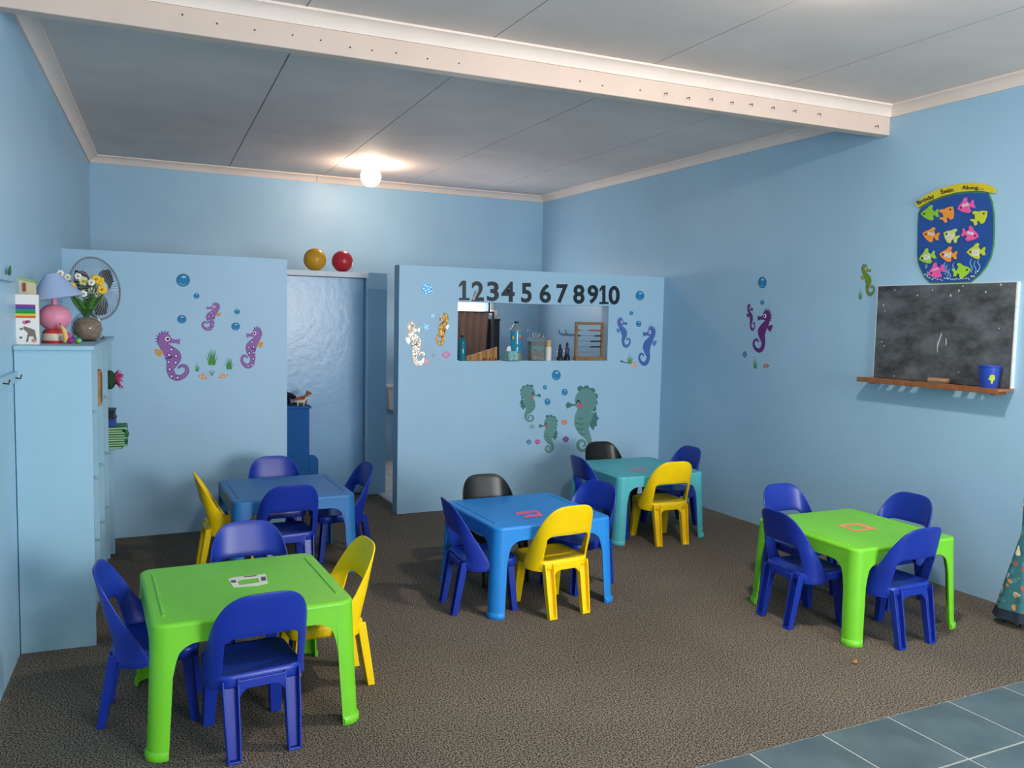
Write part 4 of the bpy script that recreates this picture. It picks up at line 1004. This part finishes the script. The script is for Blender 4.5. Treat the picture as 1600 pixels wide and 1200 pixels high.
# rails on the left wall, nearest the camera
def left_pt(u, v): 
    d = ray(u, v); n = Vector((1, -0.0621, 0)); p0 = Vector((xl(0), 0, 0)); k = (p0-EYE).dot(n)/d.dot(n); return EYE+d*k
def rail(name, pa, pb, zz0, zz1, depth, m_, parent):
    lo = [(xl(pa), pa, zz0), (xl(pa)+depth, pa, zz0), (xl(pb)+depth, pb, zz0), (xl(pb), pb, zz0)]
    return MB().hexa(lo, [(x, y, zz1) for x, y, _ in lo]).build(name, m_, parent, bevel=0.002)
pr_ = left_pt(21, 588)
t = thing('hook_rail', 'light blue coat hook rail on the left wall in front of the bookcase', 'hook rail')
rail('board', pr_.y-1.2, pr_.y, pr_.z-0.022, pr_.z+0.022, 0.018, BP, t)
for k in range(4):
    y = pr_.y-0.08-0.28*k
    hk = MB().tube([(xl(y)+0.016, y, pr_.z), (xl(y)+0.036, y, pr_.z-0.004), (xl(y)+0.040, y, pr_.z+0.012)], 0.003, 6); hk.build('hook', NAIL, t)
ps_ = left_pt(16, 437)
t = thing('wall_shelf', 'narrow light blue ledge high on the left wall', 'shelf')
rail('board', ps_.y-1.2, ps_.y, ps_.z-0.010, ps_.z+0.012, 0.020, BP, t)
t = thing('leaf_ornament', 'small green leafy ornament on the left wall ledge', 'ornament', (xl(ps_.y-0.10)+0.012, ps_.y-0.10, ps_.z+0.012))
for k in range(6):
    a = -0.9+0.36*k; d = Vector((0.0, math.sin(a), math.cos(a)))
    MB().tube([(0,0,0), d*0.02, d*0.042+Vector((0.004, 0, 0))], [0.002, 0.006, 0.001], 6).build('leaf', smat('3f7a4a', 0.6), t, smooth='all')

# ================================================================== behind the doorway
GOLD = mat('mustard yellow rubber', 'd8a02a', 0.3); REDB = mat('red rubber', 'c4303c', 0.3)
for u, v, r, m_, lab in [(492, 405.5, 17.5, GOLD, 'mustard yellow rubber ball on the ledge over the door'), (535, 408.5, 16.5, REDB, 'red rubber ball on the ledge over the door')]:
    Y = YD+0.05; p = on_y(u, v, Y); R_ = r/CAM_F*(p-EYE).dot(_F); 
    t = thing('rubber_ball', lab, 'ball', (p.x, Y, 1.79), group='rubber balls over the door')
    MB().ellipsoid((0, 0, R_-0.001), R_, R_, R_, 32, 20).build('ball', m_, t, smooth='all')
    rb = MB()
    for a in (0.3, 1.35, 2.4):
        rb.tube([(R_*1.002*math.cos(q)*math.cos(a), R_*1.002*math.cos(q)*math.sin(a), R_-0.001+R_*1.002*math.sin(q)) for q in [2*math.pi*k/40 for k in range(41)]], 0.0009, 4)
    rb.build('seam', m_, t, smooth='all')
NAVY = mat('deep blue painted board', '1a5a9c', 0.65, var=0.05, scale=4, spec=0.2)
YC = 6.30
xe, xe2 = on_y(486, 650, YC).x, on_y(497.5, 720, YC).x; zt_ = on_y(480, 634, YC).z; zl_ = on_y(490, 711, YC).z
t = thing('toy_cupboard', 'deep blue painted toy cupboard behind the left partition', 'cupboard', (0.70, YC, 0))
MB().box(0, xe-0.70-0.012, 0, 0.26, 0.0, zt_-0.02).build('body', NAVY, t, bevel=0.003)
MB().box(-0.01, xe-0.70, -0.015, 0.27, zt_-0.02, zt_).build('top_board', NAVY, t, bevel=0.003)
w0, w1 = xe-0.712, xe2-0.70
P_ = [(w0, 0.0), (w1, 0.0), (w1, zl_-0.05)]+[(w1-0.05+0.05*math.cos(math.radians(a)), zl_-0.05+0.05*math.sin(math.radians(a))) for a in (15, 30, 45, 60, 75, 90)]+[(w0, zl_)]
MB().prism(P_, lambda x, z, h: (x, h, z), 0.0, 0.018).build('curved_end', NAVY, t, bevel=0.002)
def toy_animal(x, y, z, s, c, label, rz, horn=False):
    t = thing('toy_animal', label, 'toy animal', (x, y, z), rz, 'plastic toy animals')
    m_ = smat(c, 0.5)
    b = MB(); b.tube([(-0.055*s,0,0.040*s),(-0.035*s,0,0.040*s),(-0.005*s,0,0.042*s),(0.025*s,0,0.044*s),(0.042*s,0,0.058*s),(0.050*s,0,0.074*s),(0.066*s,0,0.074*s),(0.080*s,0,0.068*s)],
                     [0.004*s,0.013*s,0.017*s,0.016*s,0.011*s,0.012*s,0.011*s,0.005*s], 10); b.build('body', m_, t, smooth='all')
    for lx in (-0.028, 0.026):
        for ly in (-0.010, 0.010): MB().tube([(lx*s, ly*s, 0.036*s), (lx*s+0.003*s, ly*s*1.2, 0.018*s), (lx*s, ly*s*1.2, 0.0)], [0.008*s, 0.005*s, 0.006*s], 7).build('leg', m_, t, smooth='all')
    MB().tube([(-0.052*s,0,0.044*s), (-0.070*s,0,0.034*s), (-0.084*s,0,0.020*s)], [0.006*s, 0.004*s, 0.0015*s], 6).build('tail', m_, t, smooth='all')
    for ly in (-0.007, 0.007): MB().tube([(0.050*s, ly*s, 0.082*s), (0.048*s, ly*1.6*s, 0.096*s)], [0.004*s, 0.001*s], 6).build('ear', m_, t, smooth='all')
xa = on_y(455, 625, YC+0.08).x
toy_animal(xa, YC+0.16, zt_, 1.5, '2c3034', 'dark plastic toy animal at the back on the deep blue cupboard', 1.9)
toy_animal(xa+0.075, YC+0.07, zt_, 1.15, '9c5a38', 'brown plastic toy animal on the deep blue cupboard', 0.5)
toy_animal(xa+0.055, YC+0.005, zt_, 0.8, 'd8ccb4', 'cream plastic toy animal at the front of the deep blue cupboard', -0.3)
# wash basin on the back wall glimpsed past the partition end
pb_ = on_y(604, 602, YB-0.17)
t = thing('wall_basin', 'white ceramic basin on the far wall seen past the partition end', 'basin', (pb_.x+0.19, YB, 0))
zz = pb_.z; CER = mat('white ceramic', 'd6d2d0', 0.2)
MB().hexa([(-0.15,-0.15,zz-0.25),(0.15,-0.15,zz-0.25),(0.15,0,zz-0.25),(-0.15,0,zz-0.25)], [(-0.18,-0.17,zz-0.03),(0.18,-0.17,zz-0.03),(0.18,0,zz-0.03),(-0.18,0,zz-0.03)]).build('bowl', CER, t, bevel=0.012, seg=3)
MB().box(-0.19, 0.19, -0.18, 0.0, zz-0.03, zz).build('rim', CER, t, bevel=0.006)
MB().tube([(0, -0.03, zz), (0, -0.03, zz+0.05), (0, -0.09, zz+0.06)], 0.008, 8).build('tap', mat('chrome', 'c8ccd0', 0.15, metal=1), t, smooth='all')

# ================================================================== things in the hatch
YH = YP+0.05
zh = Zoom(700, 450, 6.154)
def hx(x, y=690): return on_y(*zh(x, y), YH).x
def hz(y, x=700): return on_y(*zh(x, y), YH).z-HZ0
def at_sill(name, label, cat, x, y=0.0, rz=0.0): return thing(name, label, cat, (hx(x), YH+y, HZ0), rz)
# 1 blue bottle
t = at_sill('bottle', 'slim clear bottle of blue water at the left end of the hatch sill', 'bottle', 135); h = hz(450, 135); r = (hx(170)-hx(100))/2
BLW = mat('teal blue water', '1f8ca0', 0.08, trans=0.35); CLG = mat('thin clear plastic', 'dce8ec', 0.05, trans=0.9, ior=1.2)
MB().lathe([(0,0),(r*0.92,0),(r,0.01),(r,h*0.72),(r*0.7,h*0.82),(r*0.38,h*0.90),(0,h*0.90)], 20, cap=False).build('body', BLW, t, smooth=True)
MB().lathe([(r*0.42,h*0.88),(r*0.44,h*0.90),(r*0.44,h),(0.001,h)], 16).build('cap', smat('23304a', 0.4), t, smooth=True)
# 2 wooden pan pipe / chime block
t = at_sill('wooden_chime', 'row of wooden slats rising to the right on the hatch sill', 'instrument', 180)
x0_ = hx(180); W_ = hx(472)-x0_; hA, hB = hz(660, 185), hz(575, 470)
for k in range(12):
    a, b_ = W_*k/12, W_*(k+1)/12-0.0015; za_, zb_ = hA+(hB-hA)*k/11, hA+(hB-hA)*(k+1)/11
    MB().hexa([(a,0,0),(b_,0,0),(b_,0.02,0),(a,0.02,0)], [(a,0,za_),(b_,0,zb_),(b_,0.02,zb_),(a,0.02,za_)]).build('slat', mat('honey wood %d' % (k % 3), ('a8743c', '98662f', 'b4824a')[k % 3], 0.6, var=0.15, scale=40), t)
for k in range(5): MB().ellipsoid((W_*(0.55+0.1*k), -0.003, hA*0.4+0.004*(k % 2)), 0.006, 0.004, 0.008, 8, 6).build('stud', smat(('3c2c24', '8c3a2c')[k % 2], 0.6), t, smooth='all')
# 3 tissue box
t = at_sill('tissue_box', 'mint patterned cube box with a white tissue on the hatch sill', 'box', 586, -0.02, 0.15); s_ = (hx(650)-hx(540))*0.46; h = hz(605, 600)
MB().box(-s_, s_, -s_, s_, 0.004, h).build('carton', mat('mint patterned card', 'a8d4d0', 0.5, col2='4f9ca4', scale=70, detail=1), t, bevel=0.002)
MB().box(-s_*1.08, s_*1.08, -s_*1.08, s_*1.08, 0, 0.005).build('base', smat('2f6f8c', 0.5), t)
MB().hexa([(-s_*0.95,-0.012,h-0.004),(s_*0.05,-0.012,h-0.004),(s_*0.05,-0.006,h-0.004),(-s_*0.95,-0.006,h-0.004)], [(-s_*0.75,-0.01,h+0.032),(-s_*0.1,-0.008,h+0.040),(-s_*0.1,-0.004,h+0.040),(-s_*0.75,-0.004,h+0.032)]).build('tissue', smat('e6e8e6', 0.8), t)
# 4 big bottle aquarium
t = at_sill('bottle_aquarium', 'tall clear bottle with blue water, sand and paper fish on the hatch sill', 'bottle', 675, 0.045); r = (hx(725)-hx(622))/2; h = hz(322, 675)
MB().lathe([(0,0),(r*0.9,0),(r,0.008),(r,h*0.18),(0,h*0.18)], 24, cap=False).build('sand', mat('bottle sand', '9c8a62', 0.9, var=0.2, scale=80), t, smooth=True)
MB().lathe([(0,h*0.18),(r,h*0.18),(r,h*0.74),(0,h*0.74)], 24, cap=False).build('water', mat('bright blue water', '38a8d4', 0.1, trans=0.3), t, smooth=True)
MB().lathe([(r*1.01,h*0.74),(r*0.95,h*0.80),(r*0.55,h*0.90),(r*0.34,h*0.95),(r*0.34,h*0.97)], 24, cap=False).build('shoulder', mat('clear grey plastic', 'b4c4cc', 0.1, trans=0.6), t, smooth='all')
MB().lathe([(r*0.38,h*0.95),(r*0.38,h),(0.001,h)], 14).build('cap', smat('203050', 0.4), t, smooth=True)
for (a, z_, cc) in [(-2.5, 0.58, 'd8c02a'), (-1.0, 0.56, 'c83a4c'), (-1.9, 0.38, '2f9c5a'), (-1.4, 0.62, 'e08a3a')]:
    MB().ellipsoid((r*1.02*math.cos(a), r*1.02*math.sin(a), h*z_), r*0.22, 0.004, r*0.3, 10, 6).build('paper_fish', smat(cc, 0.6), t, smooth='all')
# 5 jar with wire handle
t = at_sill('glass_jar', 'square glass jar of coloured shells with a wire handle on the hatch sill', 'jar', 845); w_ = (hx(920)-hx(770))/2*0.92; h = hz(475, 845)
JG = mat('jar glass', 'e8f0f0', 0.05, trans=0.9, ior=1.25)
o_ = MB().box(-w_, w_, -0.035, 0.035, 0, h).build('glass', JG, t, bevel=0.006)
for k in range(4):
    z0, z1 = 0.006+h*0.2*k, 0.006+h*0.2*(k+1)-0.001
    MB().box(-w_*0.9, w_*0.9, -0.030, 0.030, z0, z1).build('filling_layer', mat('shell layer %d' % k, ('6a5a4c', '7c5a5a', '3f8a90', '4f949c')[k], 0.8, col2=('a8a09c', 'a89c98', '8cb8b4', '9c6a48')[k], scale=55, detail=2), t)
WR = mat('silver wire', 'c4ccd2', 0.25, metal=0.9)
for k in range(4):
    cxk = -w_*0.75+w_*0.5*k; b = MB(); b.tube([(cxk+0.022*math.cos(q), -0.02+0.01*k, h+0.016+0.022*math.sin(q)) for q in [2*math.pi*j/20 for j in range(21)]], 0.0015, 5); b.build('wire_loop', WR, t, smooth='all')
MB().tube([(-w_, 0, h), (-w_*1.25, 0, h+0.03), (-w_*1.3, 0.0, h+0.06), (-w_*0.6, 0, h+0.045)], 0.0018, 5).build('wire_handle', WR, t, smooth='all')
# 6 white bottle
t = at_sill('bottle', 'white bottle with a tan cap between the jar and the figurines', 'bottle', 962); r = (hx(992)-hx(934))/2*0.95; h = hz(502, 962)
MB().lathe([(0,0),(r*0.95,0),(r,0.006),(r,h*0.60),(r*0.9,h*0.68)], 20).build('body', smat('e4e4e0', 0.35), t, smooth=True)
MB().lathe([(r*0.88,h*0.66),(r*0.88,h*0.97),(r*0.8,h),(0.001,h)], 20).build('cap', smat('c8a878', 0.5), t, smooth=True)
# 7 two figurine bottles
for x, ytop, lab, cc in [(1075, 538, 'left of the two dark figurine bottles on the hatch sill', '26344a'), (1142, 522, 'taller dark figurine bottle with a purple body beside the abacus', '4a4a78')]:
    t = at_sill('figurine_bottle', lab, 'figurine', x); r = (hx(1105)-hx(1042))/2*0.9; h = hz(ytop, x)
    MB().lathe([(0,0),(r,0),(r*1.02,h*0.12),(r*0.75,h*0.30),(r*0.55,h*0.36)], 18).build('base', smat('1c2634', 0.3), t, smooth=True)
    MB().lathe([(r*0.55,h*0.34),(r*0.88,h*0.45),(r*0.92,h*0.58),(r*0.60,h*0.72),(r*0.30,h*0.78)], 18).build('body', smat(cc, 0.3), t, smooth=True)
    for sx in (-1, 1): MB().ellipsoid((sx*r*0.9, 0, h*0.52), r*0.22, r*0.22, h*0.13, 8, 6).build('arm', smat('cfd4dc', 0.4), t, smooth='all')
    MB().lathe([(r*0.30,h*0.76),(r*0.45,h*0.84),(r*0.42,h*0.92),(r*0.15,h),(0.001,h)], 16).build('head', smat('2c3c4c', 0.35), t, smooth=True)
# 8 abacus
t = at_sill('abacus', 'wooden abacus frame with bead wires at the right end of the hatch sill', 'abacus', 1352, 0.0, 0.0)
w_ = (hx(1490)-hx(1218))/2; h = hz(328, 1352); tb = 0.022
ABW = mat('abacus wood', '8c6a3e', 0.55, var=0.2, scale=30)
MB().box(-w_, w_, -0.025, 0.025, 0, 0.030).build('bottom_bar', ABW, t, bevel=0.002); MB().box(-w_, w_, -0.010, 0.010, h-tb, h).build('top_bar', ABW, t, bevel=0.002)
for sx in (-1, 1): MB().box(min(sx*w_, sx*(w_-tb)), max(sx*w_, sx*(w_-tb)), -0.010, 0.010, 0.030, h-tb).build('upright', ABW, t, bevel=0.002)
cols_ = ['c85a48', '2c3440', '2c3440', '2c3440', '8c98a4']
for k, yy in enumerate([405, 458, 510, 563, 615]):
    z_ = hz(yy, 1352); sag = 0.002
    rd = MB().tube([(-w_+tb*0.5, 0, z_), (0, 0, z_-sag), (w_-tb*0.5, 0, z_)], 0.0016, 6).build('rod', mat('rod wire', '9aa0a4', 0.3, metal=0.8), t)
    span = w_-tb-0.006
    spots_ = [-span+0.009*j for j in range(3 if k in (0, 1) else 0)]+[span-0.009*j for j in range([13, 7, 11, 11, 0][k])]
    for xx in spots_: MB().lathe([(0.002,-0.004),(0.0065,-0.002),(0.0065,0.002),(0.002,0.004)], 8, (xx, 0, z_-sag*(1-(xx/w_)**2)), Vector((1,0,0))).build('bead', smat(cols_[k], 0.4), t)
# back room behind the hatch
YK = 7.72
t = thing('fold_shade_cabinet', 'black cabinet also standing in for the cloth shadow fold behind the hatch', 'cabinet', (on_y(748, 560, YK).x, YK, 0))  # its black also stands in for the shadow fold of the brown cloth
cwid = on_y(780, 540, YK).x-on_y(748, 560, YK).x; ch_ = on_y(772, 498, YK).z
BLK = mat('black cabinet and fold shade', '18181c', 0.4)
MB().box(0, cwid, 0, 0.30, 0.05, ch_-0.02).build('body', BLK, t, bevel=0.003); MB().box(-0.005, cwid+0.005, -0.012, 0.30, ch_-0.02, ch_).build('top_board', BLK, t, bevel=0.003)
for k in range(2): MB().box(0.004+k*cwid/2, cwid/2-0.004+k*cwid/2, -0.012, 0.0, 0.06, ch_-0.03).build('door', BLK, t, bevel=0.002)
MB().box(0.01, cwid-0.01, 0.02, 0.29, 0, 0.05).build('plinth', BLK, t)
q = on_y(773, 492, YK+0.06)
t = thing('round_bowl', 'round white bowl on the black cabinet behind the hatch', 'bowl', (q.x, YK+0.06, ch_))
MB().lathe([(0,0),(0.020,0),(0.022,0.004),(0.038,0.03),(0.044,0.06),(0.040,0.085),(0.036,0.06),(0.02,0.012),(0,0.010)], 24, cap=False).build('bowl', smat('d8d4d0', 0.4), t, smooth=True)
YQ = 7.60
xa_, xb_ = on_y(706, 500, YQ).x, on_y(764, 500, YQ).x; ztop_ = on_y(740, 488, YQ).z
t = thing('brown_curtain', 'brown cloth hanging under the window behind the hatch', 'curtain', (xa_, YQ, 0))
BRN = mat('brown cloth', '8a6c5e', 0.85, var=0.08, scale=12, bump=0.2, bscale=200)
b = MB(); n1, n2 = 36, 10
for j in range(n2+1):
    z_ = ztop_*(j/n2)*0.94+ztop_*0.06; wv = (xb_-xa_)*(1.0-0.22*(1-j/n2))
    for i in range(n1+1): b.v.append((wv*i/n1, 0.018*math.sin(i*0.9)*(1.1-0.5*j/n2), z_))
b.f = [(j*(n1+1)+i, j*(n1+1)+i+1, (j+1)*(n1+1)+i+1, (j+1)*(n1+1)+i) for j in range(n2) for i in range(n1)]
b.build('cloth', BRN, t, smooth='all', solid=0.003)
MB().tube([(-0.05, 0.0, ztop_+0.004), (xb_-xa_+0.05, 0.0, ztop_+0.004)], 0.008, 8).build('rod', DK, t, smooth='all')
for x in (-0.04, xb_-xa_+0.04): MB().box(x-0.012, x+0.012, -0.012, 0.012, 0, ztop_+0.01).build('post', DK, t)
for u0, u1, v in [(876, 902, 521)]:
    pa, pb2 = on_x(u0, v, XR), on_x(u1, v+3, XR)
    t = thing('towel_rail', 'small rail with two hooks on the wall behind the hatch', 'hook rail')
    MB().box(XR-0.02, XR, pb2.y, pa.y, pa.z-0.008, pa.z+0.004).build('board', smat('7a94b8', 0.5), t)
    for y in (pa.y-0.03, pa.y-0.17): MB().tube([(XR-0.018, y, pa.z), (XR-0.035, y, pa.z+0.01), (XR-0.037, y, pa.z+0.04)], 0.004, 6).build('hook', smat('4a5a78', 0.5), t)

# ================================================================== draped stool at the right edge
def patchwork():
    M = bpy.data.materials.new('teal patterned fabric'); M.use_nodes = True; nt = M.node_tree; b = nt.nodes['Principled BSDF']; L = nt.links.new
    tc = nt.nodes.new('ShaderNodeTexCoord'); nz = nt.nodes.new('ShaderNodeTexNoise'); nz.inputs['Scale'].default_value = 14
    mx = nt.nodes.new('ShaderNodeMix'); mx.data_type = 'RGBA'; mx.inputs['Factor'].default_value = 0.06
    vo = nt.nodes.new('ShaderNodeTexVoronoi'); vo.inputs['Scale'].default_value = 36
    L(tc.outputs['Object'], mx.inputs['A']); L(nz.outputs['Color'], mx.inputs['B']); L(tc.outputs['Object'], nz.inputs['Vector']); L(mx.outputs['Result'], vo.inputs['Vector'])
    sp = nt.nodes.new('ShaderNodeSeparateColor'); L(vo.outputs['Color'], sp.inputs['Color'])
    r = nt.nodes.new('ShaderNodeValToRGB'); r.color_ramp.interpolation = 'CONSTANT'
    for i, (p_, c) in enumerate([(0.0, '2f6a72'), (0.34, '3c7f88'), (0.52, 'c88a44'), (0.66, 'dcd2b4'), (0.78, '2a5a64'), (0.88, 'a8503c')]):
        e = r.color_ramp.elements[i] if i < 2 else r.color_ramp.elements.new(p_)
        e.position = p_; e.color = (*lin(c), 1)
    L(sp.outputs['Red'], r.inputs['Fac'])
    st = nt.nodes.new('ShaderNodeValToRGB'); st.color_ramp.elements[0].position = 0.45; st.color_ramp.elements[1].position = 0.55
    st.color_ramp.elements[0].color = (0, 0, 0, 1); st.color_ramp.elements[1].color = (1, 1, 1, 1)
    vs2 = nt.nodes.new('ShaderNodeMath'); vs2.operation = 'MULTIPLY'; vs2.inputs[1].default_value = 1.0; L(vo.outputs['Distance'], vs2.inputs[0]); L(vs2.outputs[0], st.inputs['Fac'])
    m2 = nt.nodes.new('ShaderNodeMix'); m2.data_type = 'RGBA'; L(st.outputs['Color'], m2.inputs['Factor']); L(r.outputs['Color'], m2.inputs['A']); m2.inputs['B'].default_value = (*lin('2f6a72'), 1)
    L(m2.outputs['Result'], b.inputs['Base Color']); b.inputs['Roughness'].default_value = 0.9
    return M
DY = 2.56
def dpt(u, v): return on_y(u, v, DY)
pA, pB = dpt(1562, 966), dpt(1600, 795)
t = thing('draped_stool', 'stool draped in teal patterned fabric with a dark hem at the right edge', 'stool', (pA.x+0.158, DY, 0))
hem = pA.z+0.002; slope = (pB.x-pA.x)/(pB.z-pA.z)
cl = MB(); n = 48; lev = 9; TOPZ = 0.66
def ring(z, extra=0.0):
    hwid = max(0.02, 0.12-slope*(z-hem)); out = []
    for k in range(n):
        a = 2*math.pi*k/n; rp = 1+0.045*math.sin(7*a)*(1-(z-hem)/(TOPZ-hem))
        ex = 2/3.2; x = abs(math.cos(a))**ex*math.copysign(1, math.cos(a)); y = abs(math.sin(a))**ex*math.copysign(1, math.sin(a))
        out.append(((hwid+extra)*x*rp, (0.09*hwid/0.12+extra)*y*rp, z))
    return out
for j in range(lev+1): cl.v += ring(hem+0.03+(TOPZ-hem-0.03)*j/lev)
cl.f = [(j*n+k, j*n+(k+1) % n, (j+1)*n+(k+1) % n, (j+1)*n+k) for j in range(lev) for k in range(n)]+[tuple(lev*n+k for k in range(n))]
cl.build('cloth', patchwork(), t, smooth='all', solid=0.004)
hm = MB(); hm.v = ring(hem-0.012, 0.003)+ring(hem+0.034, 0.002); hm.f = [(k, (k+1) % n, n+(k+1) % n, n+k) for k in range(n)]
hm.build('hem_band', mat('dark navy binding', '1c2838', 0.8, var=0.3, scale=20), t, smooth='all', solid=0.005)
MB().tube([(0, 0, 0.22), (0, 0, TOPZ-0.004)], 0.010, 10).build('post', DK, t, smooth='all')
for sx in (-1, 1):
    for sy in (-1, 1): MB().tube([(0.012*sx, 0.012*sy, 0.24), (0.055*sx, 0.045*sy, 0.0)], 0.008, 10).build('leg', DK, t, smooth='all')
# crumb on the carpet
p = on_z(1336, 1036, 0)
t = thing('leaf_scrap', 'small dry orange leaf scrap lying on the carpet', 'scrap', (p.x, p.y, 0.001), 0.5)
MB().prism([(-0.022,0),(-0.008,0.010),(0.012,0.008),(0.024,0.0),(0.008,-0.010),(-0.012,-0.008)], lambda a, c, h: (a, c, h+0.006*abs(a)/0.02), 0.0, 0.002).build('leaf', smat('b0783c', 0.8), t)
